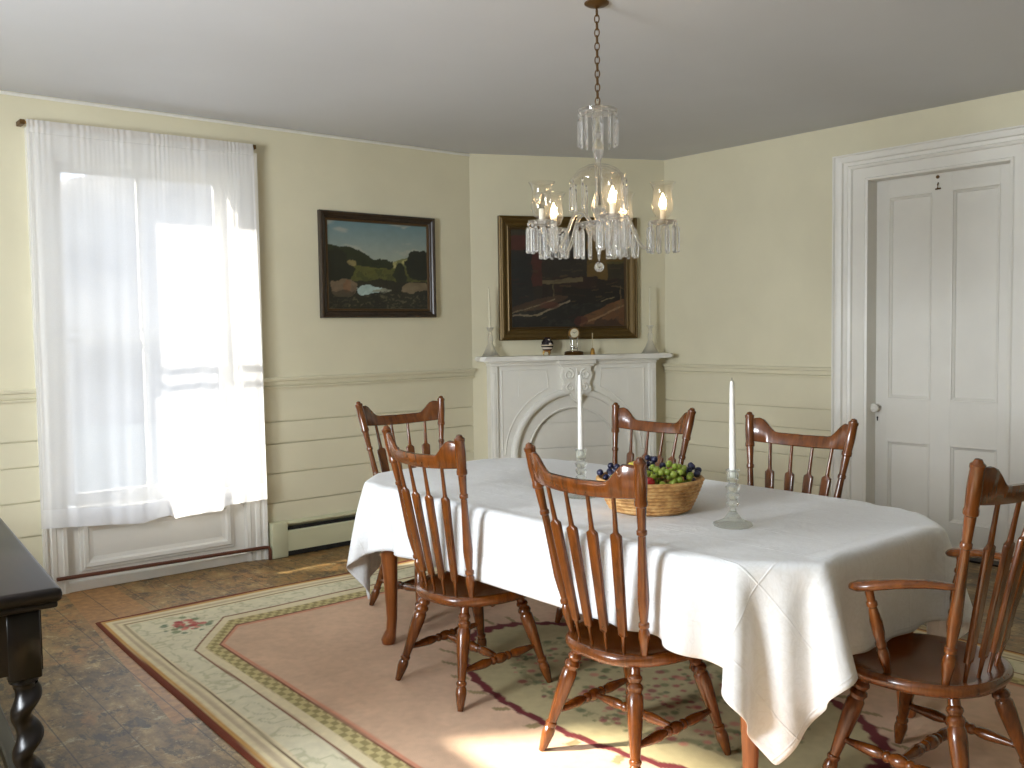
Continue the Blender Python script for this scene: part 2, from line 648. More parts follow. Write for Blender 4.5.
def wall_run(bm, f, s0, s1, z0=0.0, z1=H, boards=True, th=0.14):
    """one stretch of wall between s0 and s1: horizontal wainscot boards below, plaster above; f(s, z, d), d towards the room"""
    prof = [(z0, 0.0)]
    if boards:
        for g in GROOVES:
            if z0 + 0.02 < g < z1 - 0.02:
                prof += [(g - 0.0045, 0.0), (g - 0.003, -0.014), (g + 0.003, -0.014), (g + 0.0045, 0.0)]
    prof += [(z1, 0.0), (z1, -th), (z0, -th)]
    rows = [[f(s, z, d) for z, d in prof] for s in (s0, s1)]
    V = loft(bm, rows, True)
    bm.faces.new(V[0])
    bm.faces.new(V[1])


fL = lambda s, z, d: Vector((s, YL - d, z))
fR = lambda s, z, d: Vector((XR - d, s, z))
ddir = (DB - DA).normalized()
dn = Vector((ddir.y, -ddir.x, 0))
DL = (DB - DA).length
fD = lambda s, z, d: DA + ddir * s + dn * d + Vector((0, 0, z))
fN = lambda s, z, d: Vector((XN + d, s, z))
fF = lambda s, z, d: Vector((s, YF + d, z))

WS0, WS1, WZ1 = 1.368, 2.428, 2.432          # window opening in the left wall
bm = bmesh.new()
wall_run(bm, fL, XN, WS0)
wall_run(bm, fL, WS1, DA.x + 0.02)
wall_run(bm, fL, WS0, WS1, WZ1, H, False)
tag(mesh_obj('wall_left', bm, M_wall, smooth=False), 'cream wall with the curtained window, boarded below the rail', 'wall', kind='structure')
DS0, DS1, DZ1 = 2.335, 3.215, 2.36           # door opening in the right wall
bm = bmesh.new()
wall_run(bm, fR, YF, DS0)
wall_run(bm, fR, DS1, DB.y + 0.02)
wall_run(bm, fR, DS0, DS1, DZ1, H, False)
tag(mesh_obj('wall_right', bm, M_wall, smooth=False), 'cream wall with the white door, boarded below the rail', 'wall', kind='structure')
bm = bmesh.new()
wall_run(bm, fD, -0.03, DL + 0.03, boards=False)
tag(mesh_obj('wall_back', bm, M_wall, smooth=False), 'narrow cream corner wall behind the mantelpiece', 'wall', kind='structure')
# unseen side wall, its wide and small high windows placed and sized for light
HOLES = [(1.85, 3.2, 1.05, 2.15), (3.3, 4.575, 1.96, 2.58)]
bm = bmesh.new()
prev = YF
for a, b, z0, z1 in HOLES:
    wall_run(bm, fN, prev, a, boards=False)
    wall_run(bm, fN, a, b, 0, z0, False)
    wall_run(bm, fN, a, b, z1, H, False)
    prev = b
wall_run(bm, fN, prev, YL, boards=False)
tag(mesh_obj('wall_near', bm, M_wall, smooth=False), 'cream side wall with tall windows', 'wall', kind='structure')
bm = bmesh.new()
wall_run(bm, fF, XN, XR, boards=False)
tag(mesh_obj('wall_front', bm, M_wall, smooth=False), 'plain cream wall at the near end', 'wall', kind='structure')

for i, (a, b, z0, z1) in enumerate(HOLES):
    w = thing('window_%d' % (i + 2), 'white sash window in the side wall', 'window', kind='structure')
    bm = bmesh.new()
    uframe(bm, a, b, z0, z1, [(0, -0.02), (0, 0.02), (0.11, 0.02), (0.11, -0.02)], fN, True)
    m = 0.04
    uframe(bm, a + m, b - m, z0 + m, z1 - m, [(0, -0.11), (0, -0.07), (m, -0.07), (m, -0.11)], fN, True)
    if z1 - z0 > 1:
        box(bm, (XN - 0.11, a, (z0 + z1) / 2 - 0.025), (XN - 0.07, b, (z0 + z1) / 2 + 0.025))
    mesh_obj('sash', bm, M_white, w)


# chair rails, ceiling bead, baseboards
def strip(name, f, s0, s1, prof, mat, label):
    bm = bmesh.new()
    V = loft(bm, [[f(s, z, d) for z, d in prof] for s in (s0, s1)], True)
    bm.faces.new(V[0])
    bm.faces.new(V[1])
    return tag(mesh_obj(name, bm, mat, smooth=False), label, 'trim', kind='structure')


RAIL = [(1.083, 0.0), (1.083, 0.016), (1.096, 0.02), (1.100, 0.006), (1.105, 0.006), (1.107, 0.016), (1.128, 0.016), (1.132, 0.036), (1.147, 0.040), (1.154, 0.034), (1.154, 0.0)]
strip('trim_1', fL, XN, 1.246, RAIL, M_wall, 'cream chair rail left of the window')
strip('trim_2', fL, 2.55, DA.x, RAIL, M_wall, 'cream chair rail between window and corner')
strip('trim_3', fR, 3.435, DB.y, RAIL, M_wall, 'cream chair rail between mantel corner and door')
strip('trim_5', fR, YF, 2.11, RAIL, M_wall, 'cream chair rail on the near side of the door')
strip('trim_4', fL, XN, DA.x, [(H - 0.022, 0), (H - 0.022, 0.008), (H - 0.014, 0.013), (H - 0.006, 0.008), (H - 0.003, 0)], M_white, 'thin pale bead along the top of the window wall')
BASE = [(0, 0), (0, 0.018), (0.14, 0.018), (0.155, 0.008), (0.155, 0)]
strip('baseboard_left', fL, XN, 1.246, BASE, M_wall, 'cream baseboard left of the window')
strip('baseboard_right', fR, 3.435, DB.y, BASE, M_wall, 'cream baseboard under the door wall')

# ------------------------------------------------------------------ window_1
win = thing('window_1', 'tall white sash window with moulded casing and panel below, behind a sheer curtain', 'window', kind='structure')
CAS = [(-0.003, -0.06), (-0.003, 0.016), (0.0, 0.016), (0.018, 0.022), (0.024, 0.016), (0.05, 0.016), (0.056, 0.024), (0.078, 0.03), (0.084, 0.024), (0.098, 0.024), (0.104, 0.04), (0.122, 0.044), (0.122, 0.0), (0.122, -0.005)]
bm = bmesh.new()
uframe(bm, WS0, WS1, 0.0, WZ1, CAS, fL)
mesh_obj('casing', bm, M_white, win, smooth=False)
GX0, GX1, GZ0, GZ1, GM = 1.452, 2.335, 0.535, 2.36, 1.438
bm = bmesh.new()
xm = (GX0 + GX1) / 2 - 0.015


def wbox(x0, x1, z0, z1, d0, d1, bev=0.004):
    box(bm, (x0, YL - d1, z0), (x1, YL - d0, z1), bev)


# jambs and sill board, then the two sashes
wbox(WS0 - 0.005, WS0 + 0.022, 0.36, WZ1, -0.17, -0.02)
wbox(WS1 - 0.022, WS1 + 0.005, 0.36, WZ1, -0.17, -0.02)
wbox(WS0, WS1, WZ1 - 0.02, WZ1 + 0.005, -0.17, -0.02)
wbox(WS0, WS1, 0.42, 0.455, -0.17, 0.01)
for z0, z1, d in ((GM - 0.02, GZ1, -0.13), (GZ0, GM + 0.02, -0.10)):
    lo, hi = z0, z1
    wbox(WS0 + 0.02, GX0, lo - 0.06, hi + 0.05, d - 0.03, d)
    wbox(GX1, WS1 - 0.02, lo - 0.06, hi + 0.05, d - 0.03, d)
    wbox(GX0, GX1, lo - (0.075 if lo < 1 else 0.02), lo, d - 0.03, d)
    wbox(GX0, GX1, hi, hi + (0.055 if hi > 2 else 0.02), d - 0.03, d)
    wbox(xm - 0.014, xm + 0.014, lo, hi, d - 0.025, d)
mesh_obj('sash', bm, M_white, win, smooth=False)
bm = bmesh.new()
for z0, z1, d in ((GM - 0.02, GZ1, -0.145), (GZ0, GM + 0.02, -0.115)):
    wbox(GX0, GX1, z0, z1, d - 0.002, d + 0.001, 0)
mesh_obj('pane', bm, M_glass, win, smooth=False)
bm = bmesh.new()
wbox(WS0, WS1, 0.0, 0.43, -0.12, -0.03, 0)
PAN = [(-0.055, -0.005), (-0.052, 0.0), (-0.03, 0.006), (-0.02, 0.018), (0.0, 0.022), (0.006, 0.012), (0.02, 0.012), (0.026, 0.0), (0.026, -0.02), (-0.055, -0.02)]
uframe(bm, WS0 + 0.10, WS1 - 0.10, 0.125, 0.375, [(w, d - 0.03) for w, d in PAN], fL, True)
wbox(WS0, WS1, 0.0, 0.055, -0.04, 0.012, 0.004)
mesh_obj('apron_panel', bm, M_white, win, smooth=False)

# pipe across the foot of the window
bm = bmesh.new()
tube(bm, [(1.30, YL - 0.055, 0.098), (2.52, YL - 0.055, 0.082), (2.545, YL - 0.056, 0.079), (2.552, YL - 0.058, 0.06), (2.553, YL - 0.058, 0.0)], 0.011, 10, 0)
for x in (1.36, 2.05):
    tube(bm, [(x, YL - 0.055, 0.097 - (x - 1.3) * 0.013), (x, YL - 0.012, 0.097 - (x - 1.3) * 0.013)], 0.005, 8)
tag(mesh_obj('heating_pipe', bm, M_copper), 'thin reddish brown pipe running along the foot of the window panel', 'pipe')

# baseboard heater
ht = thing('baseboard_heater', 'pale green metal baseboard heater on the floor right of the window', 'heater', (2.57, YL, 0))
bm = bmesh.new()
L = 1.62
prof = [(0.003, 0.0), (0.003, 0.05), (0.035, 0.052), (0.035, 0.066), (0.16, 0.066), (0.168, 0.056), (0.168, 0.012), (0.19, 0.03), (0.205, 0.058), (0.214, 0.062), (0.222, 0.05), (0.222, 0.0)]
V = loft(bm, [[Vector((s, -d, z)) for z, d in prof] for s in (0.0, L)], True)
bm.faces.new(V[0]); bm.faces.new(V[1])
mesh_obj('cover', bm, M_heater, ht)
bm = bmesh.new()
box(bm, (0.10, -0.058, 0.17), (L, -0.016, 0.186))
box(bm, (0.10, -0.064, 0.004), (L, -0.045, 0.034))
mesh_obj('vent_slot', bm, M_black, ht, smooth=False)
bm = bmesh.new()
box(bm, (-0.004, -0.071, 0.0), (0.105, -0.001, 0.226), 0.007, 2)
tag(mesh_obj('end_cap', bm, M_heater, ht))

# ------------------------------------------------------------------ curtain
bm = bmesh.new()
tube(bm, [(1.216, YL - 0.075, 2.57), (2.519, YL - 0.075, 2.583)], 0.0075, 10)
rod = tag(mesh_obj('curtain_rod', bm, M_brass), 'slim brass curtain rod above the window', 'curtain rod')
for x, z in ((1.220, 2.57), (2.515, 2.583)):
    bm = bmesh.new()
    box(bm, (x - 0.013, YL - 0.088, z - 0.013), (x + 0.013, YL - 0.0, z + 0.013), 0.003)
    mesh_obj('bracket', bm, M_antique, rod)
nx, nz = 220, 110
P = np.zeros((nz, nx, 3))
u = np.linspace(0, 1, nx)
x_top = 1.252 + (2.535 - 1.252) * u
hem = np.interp(u, [0, 0.1, 0.42, 0.47, 0.53, 0.56, 0.775, 0.785, 1.0], [0.385, 0.375, 0.340, 0.352, 0.375, 0.345, 0.352, 0.378, 0.385])
for j in range(nz):
    t = j / (nz - 1)
    if j < 8:
        t = j * 0.006
    else:
        t = 0.042 + (j - 7) / (nz - 8) * (1 - 0.042)
    z = (2.60 + 0.012 * u) * (1 - t) + hem * t
    gather = 0.004 * np.sin(u * 2 * PI * 40 + 4.3 * np.sin(u * 21)) * (0.6 + 0.4 * np.sin(u * 37)) * math.exp(-t * 12)
    fold = 0.42 * (0.012 * np.sin(u * 2 * PI * 5.2 + 0.7 + 0.8 * t) + 0.008 * np.sin(u * 2 * PI * 11.7 + 2 + 1.5 * np.sin(t * 2)) + 0.003 * np.sin(u * 2 * PI * 19 + 3 * t + 2 * np.sin(u * 13))) * (0.25 + 0.75 * t)
    flare = (u - 0.5) * 0.03 * t
    kink = 0.05 * np.exp(-((u - 0.53) / 0.03) ** 2) * max(0, (t - 0.93) / 0.07)
    pocket = 0.012 if 0.006 < t < 0.03 else 0.0
    P[j, :, 0] = x_top + flare + 0.01 * t * np.sin(u * 9)
    P[j, :, 1] = YL - 0.082 - pocket * 0.5 - gather - fold - 0.012 * t - kink - 0.012
    P[j, :, 2] = z
P[..., 0] *= 0.987
P[..., 2] = 1.43 + (P[..., 2] - 1.43) * 0.987
cur = grid_mesh('sheer_curtain', P, [M_sheer, M_sheer_hem])
mi = np.zeros((nz - 1, nx - 1), np.int32)
mi[-5:, :] = 1
mi[:5, :] = 1
mi[:, :2] = 1
mi[:, -2:] = 1
cur.data.polygons.foreach_set('material_index', mi.reshape(-1))
tag(cur, 'sheer white voile curtain hanging over the tall window', 'curtain')

# ------------------------------------------------------------------ door_1
door = thing('door_1', 'white four-panel door in a wide moulded frame', 'door', kind='structure')
bm = bmesh.new()
CASD = [(-0.004, -0.12), (-0.004, 0.02), (0.012, 0.024), (0.02, 0.018), (0.10, 0.018), (0.108, 0.03), (0.125, 0.036), (0.135, 0.028), (0.16, 0.03), (0.167, 0.044), (0.19, 0.05), (0.208, 0.05), (0.216, 0.06), (0.225, 0.06), (0.225, 0.0), (0.225, -0.005)]
uframe(bm, DS0, DS1, 0.0, DZ1, CASD, fR, kz=0.78)
mesh_obj('casing', bm, M_white, door, smooth=False)
bm = bmesh.new()
XD = XR + 0.095                                   # face of the door, set back in the opening


def dbox(y0, y1, z0, z1, d0, d1, bev=0.002):
    box(bm, (XD + d0, y0, z0), (XD + d1, y1, z1), bev)


A0, A1 = 2.31, 3.245
ys = [A0, 2.44, 2.722, 2.848, 3.13, A1]
zs = [0.012, 0.20, 0.68, 0.955, 2.248, 2.385]
for i in (0, 2, 4):
    dbox(ys[i], ys[i + 1], zs[0], zs[5], 0.0, 0.04)
for i in (1, 3):
    for k in (0, 2, 4):
        dbox(ys[i] - 0.002, ys[i + 1] + 0.002, zs[k], zs[k + 1], 0.0, 0.04)
    for k in (1, 3):
        dbox(ys[i] - 0.005, ys[i + 1] + 0.005, zs[k] - 0.005, zs[k + 1] + 0.005, 0.018, 0.035, 0)
        fX = lambda s, z, d: Vector((XD - d, s, z))
        uframe(bm, ys[i] + 0.022, ys[i + 1] - 0.022, zs[k] + 0.022, zs[k + 1] - 0.022,
               [(0.0, -0.018), (0.004, -0.010), (0.012, -0.006), (0.016, 0.003), (0.022, 0.004), (0.025, -0.002), (0.025, -0.02)], fX, True)
mesh_obj('door_leaf', bm, M_white, door, smooth=False)
kn = Matrix.Translation((XD, 3.195, 0.893)) @ Matrix.Rotation(-PI / 2, 4, 'Y')
bm = bmesh.new()
lathe(bm, [(0.0, 0), (0.024, 0), (0.024, 0.004), (0.009, 0.008), (0.009, 0.024), (0.02, 0.03), (0.029, 0.042), (0.028, 0.053), (0.018, 0.062), (0, 0.065)], kn, 20)
tag(mesh_obj('knob', bm, M_knob, door))
bm = bmesh.new()
box(bm, (XD - 0.003, 3.183, 0.79), (XD, 3.207, 0.842), 0.001)
kp = mesh_obj('keyhole_plate', bm, M_white, door)
bm = bmesh.new()
box(bm, (XD - 0.0045, 3.191, 0.806), (XD - 0.002, 3.199, 0.828))
lathe(bm, [(0, 0), (0.0065, 0), (0.0065, 0.0016), (0, 0.0016)], Matrix.Translation((XD - 0.003, 3.195, 0.828)) @ Matrix.Rotation(-PI / 2, 4, 'Y'), 12)
mesh_obj('keyhole', bm, M_black, kp)
bm = bmesh.new()
hk = Matrix.Translation((XD, 2.812, 2.336)) @ Matrix.Rotation(-PI / 2, 4, 'Y')
lathe(bm, [(0, 0), (0.011, 0), (0.011, 0.006), (0.006, 0.012), (0, 0.013)], hk, 12)
tube(bm, [(XD - 0.004, 2.808, 2.30), (XD - 0.012, 2.808, 2.285), (XD - 0.014, 2.808, 2.268), (XD - 0.004, 2.808, 2.262)], 0.004, 8)
tube(bm, [(XD - 0.006, 2.792, 2.264), (XD - 0.006, 2.824, 2.262)], 0.005, 8)
tag(mesh_obj('hook', bm, M_antique, door), 'small dark metal hook')
bm = bmesh.new()
box(bm, (XR + 0.0, 2.2, -0.02), (XR + 0.5, 3.35, 0.012))
mesh_obj('threshold', bm, M_dark, door, smooth=False)

# ------------------------------------------------------------------ rug
X0, X1, Y0, Y1 = 1.27, 4.22, 0.12, 4.90
gs = 0.0085
xs = np.arange(X0, X1 + gs / 2, gs)
yy = np.arange(Y0, Y1 + gs / 2, gs)
RX, RY = np.meshgrid(xs, yy)
wob = 0.006 * np.sin(RX * 5 + RY * 3)
dx = np.minimum(RX - X0, X1 - RX) + wob
dy = np.minimum(RY - Y0, Y1 - RY) / 1.40 + wob
dsq = np.minimum(dx, dy)
dch = np.minimum(dsq, (dx + dy) - 0.55)
nz1 = fbm(RX * 40, RY * 40, 11, 3)
nz2 = fbm(RX * 6, RY * 6, 21, 4)


def C(*a):
    return srgb2lin(np.array(a))


col = np.zeros(RX.shape + (3,))
col[:] = C(206, 172, 143)                                     # field, dusty pink-tan
col = col * (0.86 + 0.28 * nz2)[..., None]


def put(mask, c, a=1.0):
    global col
    w = (mask * a)[..., None] if not np.isscalar(mask) else mask
    col = col * (1 - w) + C(*c) * w


def band(d, a, b, e=0.004):
    return sstep(a - e, a + e, d) * (1 - sstep(b - e, b + e, d))


outer = 1 - sstep(0.126, 0.130, dsq)
inner = (1 - outer)
put(outer, (222, 208, 170))
put(band(dsq, -1, 0.028), (112, 48, 22))
put(band(dsq, 0.028, 0.045), (196, 150, 84))
put(band(dsq, 0.068, 0.088), (172, 148, 124), 0.6)
put(band(dsq, 0.108, 0.116), (96, 66, 36))
brd = inner * (1 - sstep(0.258, 0.262, dch))
put(brd, (218, 210, 180))
scrib = 1 - sstep(0.02, 0.07, np.abs(fbm(RX * 17, RY * 17, 31, 2) - 0.5))
put(brd * scrib, (160, 158, 112), 0.45)
put(inner * band(dch, 0.254, 0.266, 0.003), (122, 74, 46))
put(inner * band(dch, 0.266, 0.312), (220, 206, 168))
chk = inner * band(dch, 0.312, 0.376)
put(chk, (196, 180, 126))
cell = ((np.floor(RX / 0.026) + np.floor(RY / 0.036)) % 2) > 0.5
put(chk * cell, (124, 110, 64), 0.65)
put(inner * band(dch, 0.376, 0.386, 0.003), (110, 56, 32))
put(inner * band(dch, 0.386, 0.402), (204, 140, 110))
# corner roses
for cx in (1.63, 3.86):
    for cy in (4.535, 0.48):
        for k in range(45):
            a, r = rng.random() * 6.28, 0.085 * math.sqrt(rng.random())
            px, py = cx + r * math.cos(a) * 1.0, cy + r * math.sin(a)
            rr = 0.014 + 0.016 * rng.random()
            c = [(190, 92, 84), (206, 128, 112), (168, 66, 64), (120, 134, 96), (104, 122, 94)][k % 5]
            if k % 5 > 2:
                px, py = cx + (px - cx) * 1.7, cy + (py - cy) * 1.7
            put(1 - sstep(rr * 0.6, rr, np.hypot(RX - px, RY - py)), c, 0.85)
# oval medallion
ex, ey = (RX - 2.72) / 0.53, (RY - 2.5) / 0.99
er = np.sqrt(ex ** 2 + ey ** 2)
th = np.arctan2(ey, ex)
rs = er + 0.022 * np.abs(np.sin(th * 24)) + 0.02 * (nz1 - 0.5)
put(1 - sstep(0.985, 1.0, er), (178, 164, 122))
put(band(rs, 0.970, 1.035, 0.008), (100, 26, 28))
spr = band(er, 1.03, 1.13, 0.01) * (np.abs(np.sin(th * 17 + 3 * er)) < 0.16 + 0.25 * nz1)
put(spr, (126, 112, 66), 0.8)
put(band(er, 0.62, 0.68, 0.02) * (nz1 > 0.45), (120, 118, 78), 0.7)
for k in range(330):
    a, r = rng.random() * 6.28, math.sqrt(rng.random()) * 0.72
    px, py = 2.72 + 0.53 * r * math.cos(a), 2.5 + 0.99 * r * math.sin(a)
    rr = 0.010 + 0.018 * rng.random()
    c = [(150, 70, 66), (188, 120, 100), (104, 110, 68), (118, 116, 76), (132, 60, 62), (90, 98, 62)][k % 6]
    put(1 - sstep(rr * 0.5, rr, np.hypot(RX - px, RY - py)), c, 0.8)
col *= (0.9 + 0.2 * nz1)[..., None]
RP = np.zeros(RX.shape + (3,))
lo = 0.03 * ((RY - 3.6) / 1.3) ** 2 * (RX < 2.0) * (1 - (RX - X0) / 0.8)
RP[..., 0] = RX + np.clip(0.045 * np.clip((RY - 3.2) / 1.7, 0, 1) ** 2, 0, 1) * np.clip(1 - (RX - X0) / 0.8, 0, 1) - 0.02 * np.clip((3.6 - RY) / 1.0, 0, 1) * np.clip(1 - (RX - X0) / 0.8, 0, 1)
RP[..., 1] = RY + 0.01 * np.sin(RX * 4) * np.clip((RY - 4.3) / 0.6, 0, 1)
edge = np.minimum(np.minimum(RX - X0, X1 - RX), np.minimum(RY - Y0, Y1 - RY))
RP[..., 2] = 0.0012 + 0.0055 * sstep(-0.001, 0.010, edge) + 0.0015 * fbm(RX * 3, RY * 3, 51, 3)
rug = grid_mesh('area_rug', RP, M_vcol_rug, cols=np.clip(col, 0, 1))
tag(rug, 'large wool rug with cream floral border, tan field and oval medallion under the table', 'rug')
RUGZ = 0.008

# ------------------------------------------------------------------ mantelpiece
man = thing('mantelpiece', 'white painted mantelpiece with arched opening in the corner', 'fireplace', ddir * 0.022)
SC, ZC = 0.737, 0.49
arch = lambda r, n=40: [(SC + r * math.cos(PI - PI * i / n), ZC + r * math.sin(PI - PI * i / n)) for i in range(n + 1)]


def arch_plate(bm, s0, s1, z1, r, d0, d1):
    """a flat plate with an arched hole"""
    a = [(SC - r, 0.0)] + arch(r) + [(SC + r, 0.0)]
    o = []
    for s, z in a:                      # matching outer outline, by ray from the arch centre
        vx, vz = s - SC, z - ZC
        if z <= ZC + 1e-6:
            o.append((s0 if vx < 0 else s1, z))
        else:
            k = min(((s0 - SC) / vx) if vx < -1e-6 else 1e9, ((s1 - SC) / vx) if vx > 1e-6 else 1e9, (z1 - ZC) / vz if vz > 1e-6 else 1e9)
            o.append((SC + vx * k, ZC + vz * k))
    full = []
    n = len(a)
    for i in range(n):
        full.append((a[i], o[i]))
    corners = {}
    V = [[bm.verts.new(fD(p[0], p[1], d)) for p in q] for q in full for d in (d0, d1)]
    for i in range(n - 1):
        A0_, A1_, B0_, B1_ = V[2 * i], V[2 * i + 1], V[2 * i + 2], V[2 * i + 3]
        pa, pb = full[i][1], full[i + 1][1]
        extra = None
        if abs(pa[0] - pb[0]) > 1e-6 and abs(pa[1] - pb[1]) > 1e-6:
            extra = (s0 if pa[0] < SC else s1, z1)
        f0 = [A0_[0], A0_[1], B0_[1], B0_[0]]
        f1 = [A1_[0], A1_[1], B1_[1], B1_[0]]
        if extra:
            e0, e1 = bm.verts.new(fD(*extra, d0)), bm.verts.new(fD(*extra, d1))
            f0.insert(2, e0)
            f1.insert(2, e1)
            bm.faces.new([A0_[1], e0, e1, A1_[1]])
            bm.faces.new([e0, B0_[1], B1_[1], e1])
        else:
            bm.faces.new([A0_[1], B0_[1], B1_[1], A1_[1]])
        bm.faces.new(f0)
        bm.faces.new(f1)
        bm.faces.new([A0_[0], B0_[0], B1_[0], A1_[0]])


bm = bmesh.new()
B0, B1 = 0.085, 1.395
arch_plate(bm, B0 + 0.005, B1 - 0.005, 1.20, 0.455, 0.06, 0.12)


def sbox(s0, s1, z0, z1, d0, d1, bev=0.003):
    bb = bmesh.new()
    box(bb, (s0, d0, z0), (s1, d1, z1), bev)
    for v in bb.verts:
        v.co = fD(v.co.x, v.co.z, v.co.y)
    tmp = bpy.data.meshes.new('t')
    bb.to_mesh(tmp)
    bb.free()
    bm.from_mesh(tmp)
    bpy.data.meshes.remove(tmp)


sbox(B0, B0 + 0.012, 0, 1.205, 0.0, 0.12)
sbox(B1 - 0.012, B1, 0, 1.205, 0.0, 0.12)
for a, b in ((B0 - 0.004, B0 + 0.055), (B1 - 0.055, B1 + 0.004)):
    sbox(a, b, 0.0, 1.19, 0.10, 0.138, 0.004)
    sbox(a + 0.018, b - 0.018, 0.2, 1.12, 0.13, 0.143, 0.003)
    sbox(a - 0.006, b + 0.006, 0.0, 0.14, 0.10, 0.146, 0.004)
sbox(B0 - 0.006, B1 + 0.006, 1.168, 1.19, 0.0, 0.146, 0.004)
sbox(B0 - 0.02, B1 + 0.02, 1.188, 1.207, 0.0, 0.165, 0.006)
mesh_obj('surround', bm, M_mantel, man)
bm = bmesh.new()
arch_plate(bm, SC - 0.47, SC + 0.47, 1.05, 0.352, 0.05, 0.09)
mesh_obj('inner_arch', bm, M_mantel, man)
bm = bmesh.new()
path = [(SC - 0.475, 0.0), (SC - 0.475, 0.25)] + arch(0.475, 48) + [(SC + 0.475, 0.25), (SC + 0.475, 0.0)]
tube(bm, [fD(s, z, 0.122) for s, z in path], 0.026, 10, up=dn, flat=0.95)
tube(bm, [fD(s, z, 0.088) for s, z in [(SC - 0.352, 0)] + arch(0.352, 40) + [(SC + 0.352, 0)]], 0.008, 8, up=dn)
mesh_obj('arch_molding', bm, M_mantel, man)
for sg in (1, -1):
    bm = bmesh.new()
    q = lambda s: s if sg > 0 else 2 * SC - s
    arc = [(SC + 0.545 * math.cos(a), ZC + 0.545 * math.sin(a)) for a in np.linspace(math.radians(112), math.radians(178), 16)]
    pts = [(0.172, 0.5), (0.172, 1.135), (0.52, 1.135)] + arc
    tube(bm, [fD(q(s), z, 0.121) for s, z in pts], 0.006, 6, closed=True, up=dn)
    pts = [(0.30, 1.115), (0.30, 0.94)]
    tube(bm, [fD(q(s), z, 0.121) for s, z in pts], 0.003, 6, up=dn)
    mesh_obj('spandrel_molding', bm, M_mantel, man)
bm = bmesh.new()
wall_run(bm, lambda s, z, d: fD(s, z, 0.055 + d), SC - 0.40, SC + 0.40, 0.0, 0.90, True, 0.02)
mesh_obj('fireboard', bm, M_mantel, man, smooth=False)
# keystone bracket with scrolled sides
bm = bmesh.new()
half = [(0.138, 1.20), (0.138, 1.165), (0.112, 1.155), (0.106, 1.13), (0.118, 1.105), (0.120, 1.075), (0.104, 1.045), (0.098, 1.02), (0.112, 0.995), (0.108, 0.965), (0.082, 0.95), (0.055, 0.958), (0.042, 0.935), (0.024, 0.905), (0.0, 0.878)]
poly = [(SC + 0.008 - a, z) for a, z in half] + [(SC + 0.008 + a, z) for a, z in half[-2::-1]]
prism(bm, poly, 0.115, 0.165, fD)
sbox(SC - 0.145, SC + 0.16, 1.172, 1.207, 0.115, 0.185, 0.006)
sbox(SC - 0.125, SC + 0.14, 1.155, 1.174, 0.115, 0.175, 0.006)


def spiral(cs, cz, r0, turns, sg, a0):
    pts = []
    for i in range(34):
        t = i / 33
        a = a0 + sg * turns * 2 * PI * t
        r = r0 * (1 - 0.85 * t)
        pts.append(fD(cs + r * math.cos(a), cz + r * math.sin(a), 0.166))
    tube(bm, pts, [0.008 * (1 - 0.5 * i / 33) for i in range(34)], 8, up=dn)


for sg in (1, -1):
    spiral(SC + 0.008 + sg * 0.065, 1.095, 0.042, 1.6, sg, PI / 2)
    spiral(SC + 0.008 + sg * 0.052, 0.997, 0.034, 1.5, -sg, PI / 2)
tube(bm, [fD(SC + 0.008, z, 0.167) for z in (1.14, 1.08, 1.0, 0.93, 0.89)], [0.004, 0.012, 0.016, 0.01, 0.004], 8, up=dn)
mesh_obj('keystone_bracket', bm, M_mantel, man)
# shelf with softly shaped front edge
bm = bmesh.new()
poly = [(-0.005, 0.0), (-0.005, 0.175), (0.03, 0.205)]
for i in range(25):
    t = i / 24
    poly.append((0.05 + 1.42 * t, 0.205 + 0.035 * sstep(0.22, 0.34, t) * (1 - sstep(0.66, 0.78, t))))
poly += [(1.50, 0.205), (1.528, 0.175), (1.528, 0.0)]
A_, B_ = prism(bm, poly, 1.206, 1.240, lambda s, d, z: fD(s, z, d))
bmesh.ops.bevel(bm, geom=[e for e in bm.edges if all(v in set(B_) for v in e.verts) or all(v in set(A_) for v in e.verts)], offset=0.007, segments=2, affect='EDGES')
mesh_obj('mantel_shelf', bm, M_white, man)
MZ = 1.240


# ------------------------------------------------------------------ paintings
def picture(name, label, f, s0, s1, z0, z1, fw, d, fn, mats, prof, nx=150, rz=0.0):
    root = thing(name, label, 'painting', f(0.5 * (s0 + s1), z0, 0.002))
    off = Vector(root.location)
    bm = bmesh.new()
    g = lambda s, z, dd: f(s, z, dd) - off
    uframe(bm, s0 + fw, s1 - fw, z0 + fw, z1 - fw, prof, g, True)
    mesh_obj('frame', bm, mats[0], root, smooth=False)
    bm = bmesh.new()
    b = 0.016
    uframe(bm, s0 + fw + b, s1 - fw - b, z0 + fw + b, z1 - fw - b, [(0, d - 0.018), (0.003, d - 0.01), (b, d - 0.006), (b + 0.002, d - 0.02)], g, True)
    mesh_obj('gilt_slip', bm, mats[1], root, smooth=False)
    ny = int(nx * (z1 - z0) / (s1 - s0))
    U, V = np.meshgrid(np.linspace(0, 1, nx), np.linspace(0, 1, ny))
    P = np.zeros(U.shape + (3,))
    for j in range(ny):
        for i in range(nx):
            P[j, i] = g(s0 + fw + (s1 - s0 - 2 * fw) * U[j, i], z0 + fw + (z1 - z0 - 2 * fw) * V[j, i], d - 0.016)
    grid_mesh('canvas', P, M_vcol_paint, root, cols=np.clip(fn(U, V), 0, 1))
    return root


